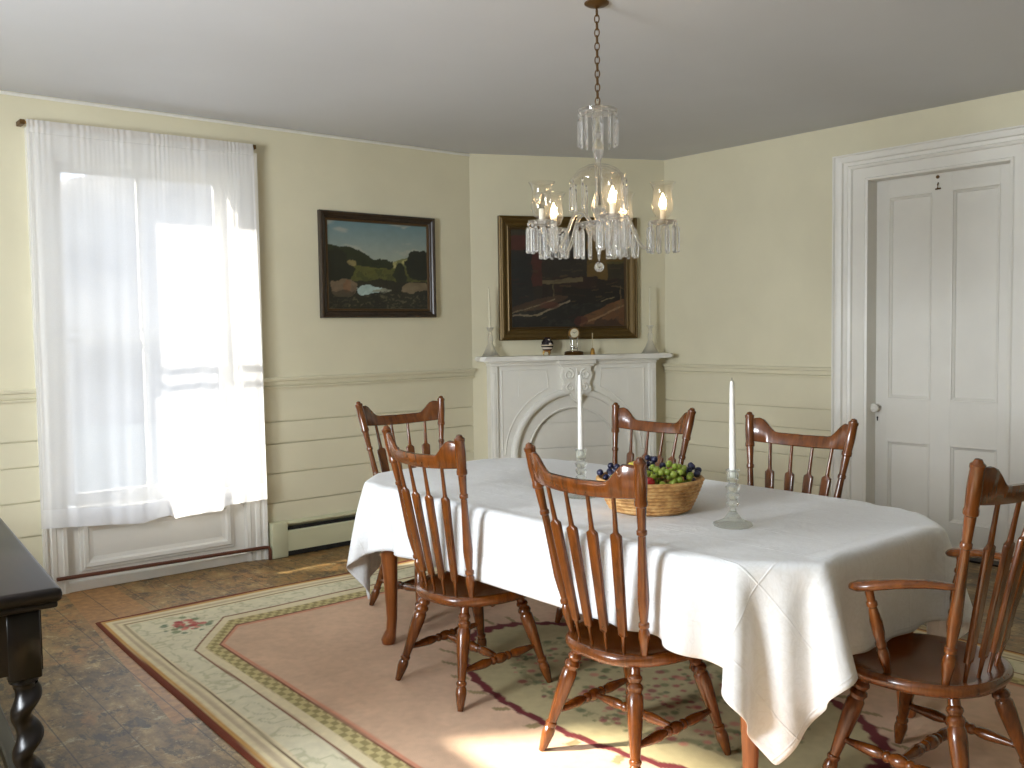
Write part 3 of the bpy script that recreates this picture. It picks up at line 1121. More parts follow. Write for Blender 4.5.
def landscape(U, V):
    w1, w2 = fbm(U * 11, V * 11, 161, 5) - 0.5, fbm(U * 11, V * 11, 171, 5) - 0.5
    V0, U, V = V, U + 0.10 * w1 * (V < 0.8), V + 0.08 * w2 * (V < 0.8)
    n, n2, n3 = fbm(U * 7, V * 7, 61, 5), fbm(U * 20, V * 20, 71, 4), fbm(U * 40, V * 60, 75, 2)
    c = np.zeros(U.shape + (3,))

    def P(m, col, a=1.0):
        nonlocal c
        w = np.clip(m * a, 0, 1)[..., None]
        c = c * (1 - w) + C(*col) * w
    sky = np.clip((V0[..., None] - 0.45) / 0.55, 0, 1)
    c[:] = C(176, 180, 160) * (1 - sky) + C(104, 136, 144) * sky
    P(sstep(0.58, 0.72, fbm(U * 4, V * 9, 63, 4)) * (V > 0.55), (186, 182, 164), 0.55)
    P(1.0 * (V < 0.56 + 0.03 * np.sin(U * 9 + 1)), (122, 124, 76))           # far hill
    P(sstep(0.52, 0.6, n2) * band(V, 0.49, 0.57, 0.01) * (U > 0.5), (196, 184, 120), 0.7)
    hill = 0.74 - 0.32 * U - 0.02 * np.sin(U * 17) + 0.02 * n2
    P(1.0 * (V < hill) * (U < 0.62), (40, 46, 22))
    P(1.0 * (V < 0.47 + 0.04 * n), (96, 96, 42))
    P((n2 > 0.52) * (V < 0.47), (62, 66, 28), 0.8)
    P(1.0 * (np.hypot((U - 0.92) / 0.17, (V - 0.52) / 0.19) < 0.9 + 0.25 * (n2 - 0.5)), (26, 30, 16))
    P(1.0 * (np.hypot((U - 0.70) / 0.07, (V - 0.43) / 0.13) < 0.9 + 0.3 * (n2 - 0.5)), (36, 40, 20))
    P(1.0 * (np.hypot((U - 0.08) / 0.16, (V - 0.42) / 0.25) < 1 + 0.3 * (n2 - 0.5)), (32, 34, 18))
    P(1.0 * (V < 0.32 + 0.03 * n), (38, 36, 20))
    P(1.0 * (np.hypot((U - 0.24), (V - 0.52) / 0.6) < 0.045), (190, 170, 110), 0.5)
    P(1.0 * (np.hypot((U - 0.16) / 0.13, (V - 0.25) / 0.10) < 0.9 + 0.2 * n2), (124, 104, 80), 0.9)
    P(1.0 * (np.hypot((U - 0.18) / 0.035, (V - 0.27) / 0.07) < 1), (128, 92, 62), 0.8)
    P(1.0 * (np.hypot((U - 0.40) / (0.11 + 0.0 * U), (V - 0.235) / 0.045) < 1), (176, 196, 188))
    P(1.0 * (np.hypot((U - 0.52) / 0.10, (V - 0.225) / 0.02) < 1), (150, 150, 128))
    P(1.0 * (np.hypot((U - 0.86) / 0.13, (V - 0.27) / 0.06) < 0.9 + 0.3 * n2), (138, 120, 90), 0.85)
    P((n3 > 0.62) * (V < 0.18), (112, 104, 76), 0.55)
    P(1.0 * (V < 0.22) * (n > 0.5), (26, 26, 16), 0.6)
    return c * np.where(V > 0.5 + 0.1 * n, 0.70 + 0.1 * n2, 0.42 + 0.5 * n2)[..., None]


def harbour(U, V):
    w1, w2 = fbm(U * 12, V * 12, 261, 5) - 0.5, fbm(U * 12, V * 12, 271, 5) - 0.5
    U, V = U + 0.035 * w1, V + 0.035 * w2
    n, n2 = fbm(U * 6, V * 6, 81, 5), fbm(U * 24, V * 24, 91, 3)
    c = np.zeros(U.shape + (3,))

    def P(m, col, a=1.0):
        nonlocal c
        w = np.clip(m * a, 0, 1)[..., None]
        c = c * (1 - w) + C(*col) * w

    def seg(u0, v0, u1, v1, w):
        t = np.clip(((U - u0) * (u1 - u0) + (V - v0) * (v1 - v0)) / ((u1 - u0) ** 2 + (v1 - v0) ** 2), 0, 1)
        return (np.hypot(U - u0 - t * (u1 - u0), V - v0 - t * (v1 - v0)) < w) * 1.0
    c[:] = C(46, 40, 34)
    P(1.0 * (V > 0.86), (66, 62, 46), 0.8)
    P(1.0 * (V < 0.92) * (V > 0.78) * (U < 0.2), (92, 44, 36), 0.9)
    P(1.0 * (V < 0.78) * (U < 0.2), (34, 36, 36))
    P(1.0 * (U > 0.19) * (U < 0.27) * (V > 0.42), (84, 40, 34))
    P(1.0 * (U > 0.66) * (V > 0.44), (112, 86, 36))
    P(1.0 * (U > 0.84) * (V > 0.45) * (V < 0.66), (54, 46, 30))
    P(seg(0.84, 0.66, 1.0, 0.66, 0.012), (92, 84, 44))
    P(1.0 * (V < 0.46 + 0.04 * U) * (U > 0.27), (34, 24, 20))
    P(1.0 * (V < 0.52) * (V > 0.36) * (U > 0.36) * (U < 0.75), (48, 28, 24))
    P(1.0 * (V < 0.42 + 0.03 * np.sin(U * 6)) * (U > 0.45), (22, 18, 16))
    # awning of the stall
    P(1.0 * (np.abs(V - 0.465 - 0.07 * (U - 0.3)) < 0.022) * (U > 0.27) * (U < 0.62), (112, 98, 70))
    P(seg(0.37, 0.28, 0.37, 0.45, 0.006), (96, 86, 62))
    P(1.0 * (V < 0.24), (30, 30, 28))
    # two moored boats
    hull = np.abs(V - 0.20 - 0.25 * (U - 0.05) ** 1.0) < 0.055 * np.clip(1 - np.abs(U - 0.24) / 0.26, 0, 1) ** 0.5
    P(1.0 * hull, (78, 56, 42))
    P(seg(0.03, 0.135, 0.22, 0.135, 0.008) + seg(0.22, 0.135, 0.5, 0.27, 0.008), (150, 134, 108))
    P(seg(0.03, 0.16, 0.38, 0.29, 0.006), (140, 122, 92))
    P(1.0 * (np.hypot((U - 0.33) / 0.09, (V - 0.235) / 0.035) < 1), (104, 56, 42), 0.6)
    P(1.0 * (V < 0.12 + 0.5 * (U - 0.62)) * (U > 0.6), (126, 84, 50), 0.9)
    P(1.0 * (V < 0.06 + 0.42 * (U - 0.62)) * (U > 0.62) * (n > 0.5), (62, 40, 28), 0.9)
    P(seg(0.6, 0.03, 0.97, 0.22, 0.009), (158, 122, 84))
    P(1.0 * (np.hypot((U - 0.6) / 0.06, (V - 0.07) / 0.05) < 1), (84, 36, 30), 0.7)
    P(seg(0.78, 0.27, 0.9, 0.31, 0.006), (132, 116, 84))
    P(seg(0.95, 0.2, 0.95, 0.42, 0.004) + seg(0.88, 0.42, 0.99, 0.40, 0.004), (110, 90, 60))
    P((n2 > 0.62) * (V < 0.25), (60, 58, 52), 0.35)
    r_ = np.random.default_rng(8)
    for k in range(90):
        u0, v0, l = r_.random(), 0.05 + 0.85 * r_.random(), 0.02 + 0.07 * r_.random()
        P(seg(u0, v0, u0 + l, v0 + l * (0.35 if v0 < 0.3 else 0.05), 0.003 + 0.006 * r_.random()), [(120, 92, 60), (70, 34, 28), (26, 24, 24), (92, 78, 54), (54, 44, 34)][k % 5], 0.35)
    return c * (0.30 + 0.3 * n + 0.2 * n2)[..., None]


FR1 = [(0.0, 0.002), (0.0, 0.016), (0.008, 0.024), (0.022, 0.028), (0.03, 0.036), (0.042, 0.042), (0.055, 0.04), (0.06, 0.03), (0.06, 0.002)]
FR1 = [(w_ * 0.8, d_) for w_, d_ in FR1]
picture('landscape_painting', 'dark-framed landscape of hills and a stream on the window wall', fL, 2.978, 3.893, 1.532, 2.24, 0.048, 0.03, landscape, (M_frame_b, M_frame_in), FR1)
FR2 = [(0.0, 0.002), (0.0, 0.02), (0.01, 0.03), (0.018, 0.026), (0.03, 0.03), (0.045, 0.044), (0.06, 0.05), (0.07, 0.046), (0.076, 0.052), (0.084, 0.048), (0.084, 0.002)]
picture('harbour_painting', 'dark harbour scene with boats in a gilt frame above the mantel', fD, 0.208, 1.308, 1.357, 2.285, 0.084, 0.032, harbour, (M_gold, M_gold_d), FR2, 170)


# ------------------------------------------------------------------ things on the mantel
def mpos(s, d=0.11):
    return fD(s + 0.030, MZ, d)


def flared_stick(loc, label, k):
    t = thing('candlestick', label, 'candlestick', loc, group='glass candlesticks on the mantel')
    bm = bmesh.new()
    lathe(bm, [(0.0, 0), (0.066, 0.0), (0.068, 0.004), (0.058, 0.016), (0.040, 0.045), (0.024, 0.085), (0.018, 0.10)], seg=24)
    mesh_obj('foot', bm, M_frost, t)
    bm = bmesh.new()
    lathe(bm, [(0.017, 0.099), (0.021, 0.125), (0.019, 0.15), (0.012, 0.162), (0.016, 0.172), (0.012, 0.182), (0.02, 0.2), (0.027, 0.216), (0.024, 0.217), (0.014, 0.198), (0, 0.194)], seg=20)
    mesh_obj('cup', bm, M_frost, t)
    return t


def taper(loc, h, r, label, lean=(0, 0), wax=None):
    t = thing('taper_candle', label, 'candle', loc)
    bm = bmesh.new()
    lathe(bm, [(0, 0), (r, 0.001), (r, 0.02), (r * 0.9, h * 0.4), (r * 0.66, h * 0.93), (r * 0.5, h * 0.985), (0, h)], seg=16)
    mesh_obj('wax', bm, wax or M_wax, t)
    bm = bmesh.new()
    tube(bm, [(0, 0, h - 0.003), (0.0005, 0, h + 0.008)], 0.0009, 6)
    mesh_obj('wick', bm, M_wick, t)
    t.rotation_euler = (lean[0], lean[1], 0)
    return t


pL, pR = mpos(0.083), mpos(1.355)
s1 = flared_stick(pL, 'frosted glass candlestick at the window end of the mantel', 0)
dup(s1, pR, 0, 'frosted glass candlestick at the door end of the mantel')
taper(pL + Vector((0, 0, 0.195)), 0.31, 0.0095, 'thin white candle at the window end of the mantel', (0.0, -0.02), M_wax_c)
taper(pR + Vector((0, 0, 0.195)), 0.31, 0.0095, 'thin white candle at the door end of the mantel', (0.0, 0.0), M_wax_c)

# little painted vase on feet
M_vase = None
kk = Nodes('painted_vase_glaze')
tc = kk.n('ShaderNodeTexCoord')
sp = kk.n('ShaderNodeSeparateXYZ')
kk.set(sp.inputs[0], tc.outputs['Object'])
zz = kk.math('MULTIPLY', sp.outputs[2], 1 / 0.135)
bandc = kk.ramp(zz, [(0.0, lin((196, 176, 140))), (0.2, lin((120, 78, 48))), (0.3, lin((60, 40, 36))), (0.36, lin((206, 196, 180))), (0.46, lin((34, 26, 26))), (0.54, lin((208, 190, 160))), (0.6, lin((34, 28, 32))), (0.95, lin((60, 42, 40)))])
for e in bandc.node.color_ramp.elements:
    pass
bandc.node.color_ramp.interpolation = 'CONSTANT'
vo = kk.n('ShaderNodeTexVoronoi')
kk.set(vo.inputs['Vector'], tc.outputs['Object'])
vo.inputs['Scale'].default_value = 32
spots = kk.math('MULTIPLY', kk.math('LESS_THAN', vo.outputs['Distance'], 0.36), kk.math('GREATER_THAN', zz, 0.6))
M_vase = kk.done(kk.bsdf(kk.mix(spots, bandc, lin((206, 196, 186))), 0.2))
v = thing('small_vase', 'small dark patterned vase on little feet on the mantel shelf', 'vase', mpos(0.522))
bm = bmesh.new()
lathe(bm, [(0, 0.03), (0.02, 0.028), (0.034, 0.04), (0.045, 0.065), (0.047, 0.085), (0.04, 0.108), (0.026, 0.12), (0.024, 0.126), (0.030, 0.135), (0.026, 0.136), (0.02, 0.126), (0.02, 0.1), (0, 0.09)], seg=24)
mesh_obj('body', bm, M_vase, v)
for k in range(3):
    a = k * 2 * PI / 3 + 0.5
    bm = bmesh.new()
    tube(bm, [(0.024 * math.cos(a), 0.024 * math.sin(a), 0.034), (0.03 * math.cos(a), 0.03 * math.sin(a), 0.015), (0.027 * math.cos(a), 0.027 * math.sin(a), 0.0)], [0.009, 0.006, 0.007], 8)
    mesh_obj('foot', bm, M_brass, v)

# anniversary clock under its glass dome
ck = thing('anniversary_clock', 'brass clock under a glass dome at the middle of the mantel shelf', 'clock', mpos(0.733))
bm = bmesh.new()
lathe(bm, [(0, 0), (0.072, 0), (0.074, 0.006), (0.070, 0.012), (0.074, 0.018), (0.066, 0.026), (0.05, 0.03), (0, 0.03)], seg=28)
mesh_obj('base', bm, M_antique, ck)
for sg in (1, -1):
    bm = bmesh.new()
    p = dn * 0.0 + ddir * (0.028 * sg)
    turned(bm, (p.x, p.y, 0.03), (p.x, p.y, 0.135), [(0, 0.005), (0.08, 0.005), (0.1, 0.0035), (0.9, 0.0035), (0.92, 0.005), (1, 0.005)], 10)
    mesh_obj('pillar', bm, M_silver, ck)
bm = bmesh.new()
Md = Matrix.Translation(dn * -0.012 + Vector((0, 0, 0.165))) @ dn.to_track_quat('Z', 'Y').to_matrix().to_4x4()
lathe(bm, [(0, 0), (0.036, 0), (0.038, 0.006), (0.038, 0.02), (0.034, 0.024), (0, 0.024)], Md, 28)
mesh_obj('dial', bm, plain('ivory_dial', (222, 214, 186), 0.35), ck)
bm = bmesh.new()
lathe(bm, [(0.041, 0.0), (0.041, 0.022), (0.034, 0.028), (0.033, 0.022), (0.033, 0.0)], Md, 28)
mesh_obj('bezel', bm, M_brass, ck)
bm = bmesh.new()
for a, l in ((0.6, 0.024), (2.6, 0.018)):
    d_ = Md.to_3x3() @ Vector((math.cos(a), math.sin(a), 0))
    q_ = Md @ Vector((0, 0, 0.026))
    tube(bm, [q_, q_ + d_ * l], [0.002, 0.001], 6)
mesh_obj('hands', bm, M_black, ck)
bm = bmesh.new()
for k in range(4):
    a = k * PI / 2 + 0.4
    bmesh.ops.create_uvsphere(bm, u_segments=12, v_segments=8, radius=0.009, matrix=Matrix.Translation((0.016 * math.cos(a), 0.016 * math.sin(a), 0.055)))
tube(bm, [(0, 0, 0.05), (0, 0, 0.13)], 0.0015, 6)
mesh_obj('pendulum', bm, M_silver, ck)
bm = bmesh.new()
lathe(bm, [(0.055, 0.028), (0.055, 0.17), (0.05, 0.195), (0.035, 0.212), (0.012, 0.22), (0, 0.221)], seg=28, cap=False)
mesh_obj('glass_dome', bm, M_dome, ck)

# hand bell
bl = thing('hand_bell', 'small brass hand bell with a tall thin handle on the mantel shelf', 'bell', mpos(0.882))
bm = bmesh.new()
lathe(bm, [(0.0, 0.002), (0.018, 0.001), (0.021, 0.0), (0.019, 0.008), (0.016, 0.026), (0.013, 0.042), (0.006, 0.05), (0, 0.051)], seg=20)
mesh_obj('bell_cup', bm, M_brass, bl)
bm = bmesh.new()
turned(bm, (0, 0, 0.049), (0.0, 0, 0.165), [(0, 0.005), (0.05, 0.003), (0.2, 0.004), (0.3, 0.003), (0.9, 0.0038), (0.94, 0.005), (1, 0.002)], 10)
tag(mesh_obj('handle', bm, plain('pale_handle', (186, 170, 136), 0.4), bl))

# ------------------------------------------------------------------ dining table
TCX, TCY, TA, TB, TN, TZ = 2.757, 2.712, 0.612, 1.245, 5.0, 0.742
tb = thing('dining_table', 'wooden dining table with tapered legs under the white cloth', 'table', (TCX, TCY, RUGZ))


def sup(a, A, B, n=TN):
    c, s = math.cos(a), math.sin(a)
    return A * math.copysign(abs(c) ** (2 / n), c), B * math.copysign(abs(s) ** (2 / n), s)


bm = bmesh.new()
rows = []
for A, B, z in ((TA - 0.06, TB - 0.06, TZ - 0.034), (TA - 0.042, TB - 0.042, TZ - 0.028), (TA - 0.042, TB - 0.042, TZ - 0.016), (TA - 0.055, TB - 0.055, TZ - 0.003)):
    rows.append([Vector((*sup(2 * PI * i / 96, A, B), z - RUGZ)) for i in range(96)])
V = loft(bm, rows, True)
bm.faces.new(V[0]); bm.faces.new(V[-1])
mesh_obj('tabletop', bm, M_table, tb)
bm = bmesh.new()
for s in (1, -1):
    box(bm, (s * 0.45 - 0.012, -0.99, 0.615), (s * 0.45 + 0.012, 0.87, 0.706))
    box(bm, (-0.45, (0.87 if s > 0 else -0.99) - 0.012, 0.615), (0.45, (0.87 if s > 0 else -0.99) + 0.012, 0.706))
mesh_obj('apron', bm, M_table, tb, smooth=False)
for sx in (1, -1):
    for sy in (1, -1):
        bm = bmesh.new()
        x, y = (sx * 0.505, 0.90) if sy > 0 else (sx * 0.455, -1.03)
        pr = [(0.707, 0, 0.040, 4), (0.58, 0, 0.040, 4), (0.52, 0.002, 0.038, 2.8), (0.40, 0.006, 0.036, 2.2), (0.25, 0.002, 0.030, 2), (0.12, 0.0, 0.024, 2), (0.07, 0.004, 0.023, 2), (0.045, 0.012, 0.029, 2), (0.022, 0.018, 0.034, 2), (0.006, 0.018, 0.030, 2), (0.0, 0.018, 0.026, 2)]
        rows = []
        for z, off, r, n in pr:
            rows.append([Vector((x + sx * off * 0.8 + sup(2 * PI * i / 20, r, r, n)[0], y + sy * off * 0.6 + sup(2 * PI * i / 20, r, r, n)[1], z)) for i in range(20)])
        V = loft(bm, rows, True)
        bm.faces.new(V[0]); bm.faces.new(V[-1])
        mesh_obj('leg', bm, M_table, tb)


# tablecloth: a linen sheet let fall over the table edge (position-based cloth, solved here)
def drape():
    hx, hy = TA + 0.25, TB + 0.27
    nx, ny = 72, 124
    gx, gy = np.linspace(-hx, hx, nx), np.linspace(-hy, hy, ny)
    sx_, sy_ = gx[1] - gx[0], gy[1] - gy[0]
    R = np.stack(np.meshgrid(gx, gy), -1)
    P = np.concatenate([R, np.full((ny, nx, 1), TZ + 0.002)], -1)
    P[..., 2] += 0.002 * fbm(R[..., 0] * 6 + 9, R[..., 1] * 6 + 9, 5, 2)
    V = np.zeros_like(P)
    diag = math.hypot(sx_, sy_)
    cons = []
    for dj, di, L, st in ((0, 1, sx_, 1.0), (1, 0, sy_, 1.0), (1, 1, diag, 0.55), (1, -1, diag, 0.55), (0, 2, 2 * sx_, 0.3), (2, 0, 2 * sy_, 0.3), (0, 4, 4 * sx_, 0.02), (4, 0, 4 * sy_, 0.02)):
        for ph in range(2 * max(dj, abs(di), 1)):
            cons.append((dj, di, L, st, ph))

    def part(P, dj, di, ph):
        m = 2 * max(dj, abs(di))
        h = max(dj, abs(di))
        nyy, nxx = P.shape[:2]
        if dj == 0:
            idx = np.array([i for i in range(nxx - di) if (i // h) % 2 == ph // h and i % h == ph % h])
            return (slice(None), idx), (slice(None), idx + di)
        jdx = np.array([j for j in range(nyy - dj) if (j // h) % 2 == ph // h and j % h == ph % h])
        if di == 0:
            return (jdx, slice(None)), (jdx + dj, slice(None))
        ii = np.arange(nxx - 1)
        if di > 0:
            return np.ix_(jdx, ii), np.ix_(jdx + dj, ii + 1)
        return np.ix_(jdx, ii + 1), np.ix_(jdx + dj, ii)
    parts = [(part(P, dj, di, ph), L, st) for dj, di, L, st, ph in cons]
    A, B, n = TA, TB, TN
    dt = 1 / 60
    steps = 190
    for it in range(steps):
        V[..., 2] -= 9.8 * dt
        V *= 0.965
        Q = P.copy()
        P = P + V * dt
        for k in range(14):
            for (a, b), L, st in parts:
                pa, pb = P[a], P[b]
                d = pb - pa
                l = np.linalg.norm(d, axis=-1, keepdims=True)
                c = d * (0.5 * st * (l - L) / np.maximum(l, 1e-9))
                P[a] = pa + c
                P[b] = pb - c
            # table slab
            x, y, z = P[..., 0], P[..., 1], P[..., 2]
            g = (np.abs(x) / A) ** n + (np.abs(y) / B) ** n
            s = np.maximum(g, 1e-9) ** (1 / n)
            inside = s < 1
            top = TZ + 0.003
            under = inside & (z < top)
            shallow = under & (z < TZ - 0.02)
            up = under & ~shallow
            z[up] = top
            # below the top the sheet may tuck in a little under the edge
            s2 = (np.maximum((np.abs(x) / (A - 0.022)) ** n + (np.abs(y) / (B - 0.022)) ** n, 1e-9)) ** (1 / n)
            low = (s2 < 1) & (z < TZ - 0.02)
            k_ = np.where(low, 1 / np.maximum(s2, 1e-6), 1.0)
            x = x * k_
            y = y * k_
            P[..., 0] = x
            P[..., 1] = y
            P[..., 2] = z
        V = (P - Q) / dt
        on = inside & (P[..., 2] < TZ + 0.006)
        V[on] *= 0.2
    return R, P


R_, CP = drape()
CP = CP + np.array([TCX, TCY, 0.0])
cl = grid_mesh('tablecloth', CP, M_cloth, uv=R_)
sd = cl.modifiers.new('smooth', 'SUBSURF')
sd.levels = sd.render_levels = 1
so = cl.modifiers.new('thick', 'SOLIDIFY')
so.thickness = 0.0016
so.offset = 0
tag(cl, 'white damask tablecloth with crease lines draped over the dining table', 'tablecloth')


# ------------------------------------------------------------------ chairs
def chair_leg(bm, p0, p1):
    turned(bm, p0, p1, [(0, 0.016), (0.10, 0.018), (0.115, 0.023), (0.135, 0.0245), (0.155, 0.020), (0.165, 0.0185), (0.18, 0.025), (0.205, 0.0275), (0.225, 0.023), (0.24, 0.022), (0.26, 0.0265), (0.34, 0.027), (0.48, 0.0235), (0.66, 0.0175), (0.725, 0.0155), (0.735, 0.0195), (0.75, 0.0205), (0.765, 0.0185), (0.775, 0.0165), (0.80, 0.0205), (0.84, 0.0215), (0.90, 0.018), (0.985, 0.0125), (1.0, 0.0115)])


STR = [(0, 0.008), (0.06, 0.010), (0.2, 0.016), (0.28, 0.0185), (0.34, 0.016), (0.37, 0.012), (0.39, 0.017), (0.41, 0.018), (0.43, 0.0145), (0.46, 0.0195), (0.5, 0.0215), (0.54, 0.0195), (0.57, 0.0145), (0.59, 0.018), (0.61, 0.017), (0.63, 0.012), (0.66, 0.016), (0.72, 0.0185), (0.8, 0.016), (0.94, 0.010), (1, 0.008)]


def make_chair(name, label, group, arms=False):
    t = thing(name, label, 'chair', group=group)
    zs_ = 0.405                                                     # seat top
    topz = 1.07 if arms else 1.047
    w = 1.06 if arms else 1.0
    # seat: shield shape, dished, thick rounded edge
    bm = bmesh.new()
    n = 48

    def outline(a, sc):
        c, s = math.cos(a), math.sin(a)
        r = 1.0
        x = 0.215 * math.copysign(abs(c) ** 0.8, c)
        y = 0.226 * w * math.copysign(abs(s) ** 0.72, s)
        y *= 1.0 + 0.09 * (x / 0.215) if x > 0 else 1.0 + 0.12 * (x / 0.215)
        return x * sc + 0.005, y * sc
    rings = []
    for sc, z in ((0.90, zs_ - 0.042), (0.965, zs_ - 0.036), (1.0, zs_ - 0.022), (1.0, zs_ - 0.012), (0.975, zs_ - 0.002), (0.93, zs_), (0.80, zs_ - 0.004), (0.55, zs_ - 0.010), (0.25, zs_ - 0.012)):
        rings.append([Vector((*outline(2 * PI * i / n, sc), z)) for i in range(n)])
    V = loft(bm, rings, True)
    bm.faces.new(V[0]); bm.faces.new(V[-1])
    mesh_obj('seat', bm, M_chair, t, 50)
    # legs and H stretcher
    tops = {(1, 1): (0.125, 0.145), (1, -1): (0.125, -0.145), (-1, 1): (-0.125, 0.125), (-1, -1): (-0.125, -0.125)}
    bots = {(1, 1): (0.225, 0.218 * w), (1, -1): (0.225, -0.218 * w), (-1, 1): (-0.222, 0.215 * w), (-1, -1): (-0.222, -0.215 * w)}

    def at(k, z):
        f = (zs_ - 0.03 - z) / (zs_ - 0.03)
        return Vector((tops[k][0] + (bots[k][0] - tops[k][0]) * f, tops[k][1] + (bots[k][1] - tops[k][1]) * f, z))
    for k in tops:
        bm = bmesh.new()
        chair_leg(bm, at(k, zs_ - 0.03), at(k, 0.0))
        mesh_obj('leg', bm, M_chair, t)
    mids = []
    for s in (1, -1):
        bm = bmesh.new()
        a, b = at((1, s), 0.155), at((-1, s), 0.135)
        turned(bm, a, b, STR, 12)
        mids.append((a + b) / 2)
        mesh_obj('stretcher', bm, M_chair, t)
    bm = bmesh.new()
    turned(bm, mids[0], mids[1], STR, 12)
    mesh_obj('stretcher', bm, M_chair, t)
    # back posts
    bx_, by_ = -0.12, 0.163
    tx_, ty_ = (-0.25, 0.262) if arms else (-0.232, 0.252)
    for s in (1, -1):
        bm = bmesh.new()
        turned(bm, (bx_, s * by_, zs_ - 0.015), (tx_, s * ty_, topz),
               [(0, 0.0105), (0.04, 0.0115), (0.09, 0.0165), (0.12, 0.019), (0.145, 0.0175), (0.162, 0.0122), (0.170, 0.0175), (0.186, 0.0175), (0.194, 0.0122), (0.24, 0.0155), (0.31, 0.019), (0.40, 0.017), (0.56, 0.0135), (0.625, 0.0125), (0.632, 0.0165), (0.648, 0.0165), (0.655, 0.013), (0.74, 0.0155), (0.765, 0.016), (0.772, 0.0205), (0.79, 0.0205), (0.798, 0.0185), (0.88, 0.0205), (0.955, 0.0185), (0.962, 0.0205), (0.975, 0.0205), (0.983, 0.014), (0.995, 0.010), (1.0, 0.0)])
        mesh_obj('back_post', bm, M_chair, t)
    # crest rail: bowed back, raised ears, dipped middle
    lean = Vector((tx_ - bx_, 0, topz - zs_)).normalized()
    nrm = Vector((lean.z, 0, -lean.x))
    bow = 0.058
    N = 28
    rows = []

    def plane_pt(y, z):
        k = (z - zs_) / (topz - zs_)
        bowk = bow * (1 - (y / ty_) ** 2) * max(0.0, k) ** 1.0
        return Vector((bx_ + (tx_ - bx_) * k - bowk, y, z))
    for i in range(N + 1):
        q = -1 + 2 * i / N
        y = q * (ty_ - 0.012)
        aq = abs(q)
        up = float(sstep(0.52, 0.86, np.array(aq)))
        zt = topz - 0.083 + 0.058 * up - 0.006 * (1 - aq) + (-0.008 * max(0, (aq - 0.9) / 0.1))
        zb = topz - 0.128 - 0.012 * (1 - aq ** 2)
        th = 0.0095
        r = []
        for z, o in ((zb + 0.004, -th), (zb, -th * 0.5), (zb, th * 0.5), (zb + 0.004, th), (zt - 0.005, th), (zt, th * 0.55), (zt, -th * 0.55), (zt - 0.005, -th)):
            r.append(plane_pt(y, z) + nrm * o)
        rows.append(r)
    bm = bmesh.new()
    V = loft(bm, rows, True)
    bm.faces.new(V[0]); bm.faces.new(V[-1])
    mesh_obj('crest_rail', bm, M_chair, t, 50)
    # four arrow spindles
    for i in range(4):
        q = (-0.6, -0.2, 0.2, 0.6)[i]
        yb, yt = q * by_ * 1.02, q * ty_ * 0.985
        zb = topz - 0.128 - 0.012 * (1 - (yt / ty_) ** 2)
        p1 = plane_pt(yt, zb + 0.006)
        p0 = Vector((bx_ - 0.028 * (1 - q * q) - 0.008, yb, zs_ - 0.012))
        bm = bmesh.new()
        ax = (p1 - p0).normalized()
        side = Vector((0, 1, 0))
        side = (side - ax * side.dot(ax)).normalized()
        fwd = ax.cross(side)
        rows = []
        Ls = (p1 - p0).length
        for tt, hw, ht_ in ((0, 0.0050, 0.0050), (0.07, 0.0058, 0.0058), (0.125, 0.0072, 0.0072), (0.131, 0.0150, 0.0085), (0.15, 0.0160, 0.0088), (0.45, 0.0185, 0.009), (0.745, 0.0208, 0.009), (0.762, 0.0196, 0.009), (0.778, 0.0096, 0.0088), (0.80, 0.0082, 0.0082), (0.9, 0.0070, 0.0070), (1, 0.0066, 0.0066)):
            c = p0 + ax * (Ls * tt)
            nn = 6.0 if hw > 0.012 else 2.0
            rows.append([c + side * (sup(2 * PI * k / 16 + 0.2, hw, ht_, nn)[0] * (1.14 if arms else 1.0)) + fwd * sup(2 * PI * k / 16 + 0.2, hw, ht_, nn)[1] for k in range(16)])
        V = loft(bm, rows, True)
        bm.faces.new(V[0]); bm.faces.new(V[-1])
        mesh_obj('spindle', bm, M_chair, t, 40)
    if arms:
        for s in (1, -1):
            kz = (0.70 - zs_) / (topz - zs_)
            pp = Vector((bx_ + (tx_ - bx_) * kz + 0.004, s * (by_ + (ty_ - by_) * kz), 0.70))
            pts = [pp, Vector((-0.10, s * 0.236, 0.700)), Vector((-0.03, s * 0.266, 0.692)), Vector((0.03, s * 0.288, 0.680)), Vector((0.07, s * 0.296, 0.672)), Vector((0.09, s * 0.294, 0.668)), Vector((0.098, s * 0.293, 0.667))]
            bm = bmesh.new()
            tube(bm, pts, [0.016, 0.021, 0.024, 0.027, 0.029, 0.02, 0.008], 14, flat=0.58)
            mesh_obj('arm', bm, M_chair, t, 60)
            bm = bmesh.new()
            turned(bm, (0.035, s * 0.19, zs_ - 0.012), (0.045, s * 0.288, 0.672), [(0, 0.010), (0.1, 0.012), (0.2, 0.0165), (0.27, 0.0175), (0.32, 0.013), (0.345, 0.017), (0.375, 0.017), (0.40, 0.0135), (0.5, 0.018), (0.62, 0.0185), (0.74, 0.014), (0.78, 0.0115), (0.80, 0.016), (0.83, 0.016), (0.85, 0.012), (0.95, 0.013), (1, 0.011)], 12)
            mesh_obj('arm_support', bm, M_chair, t)
    return t


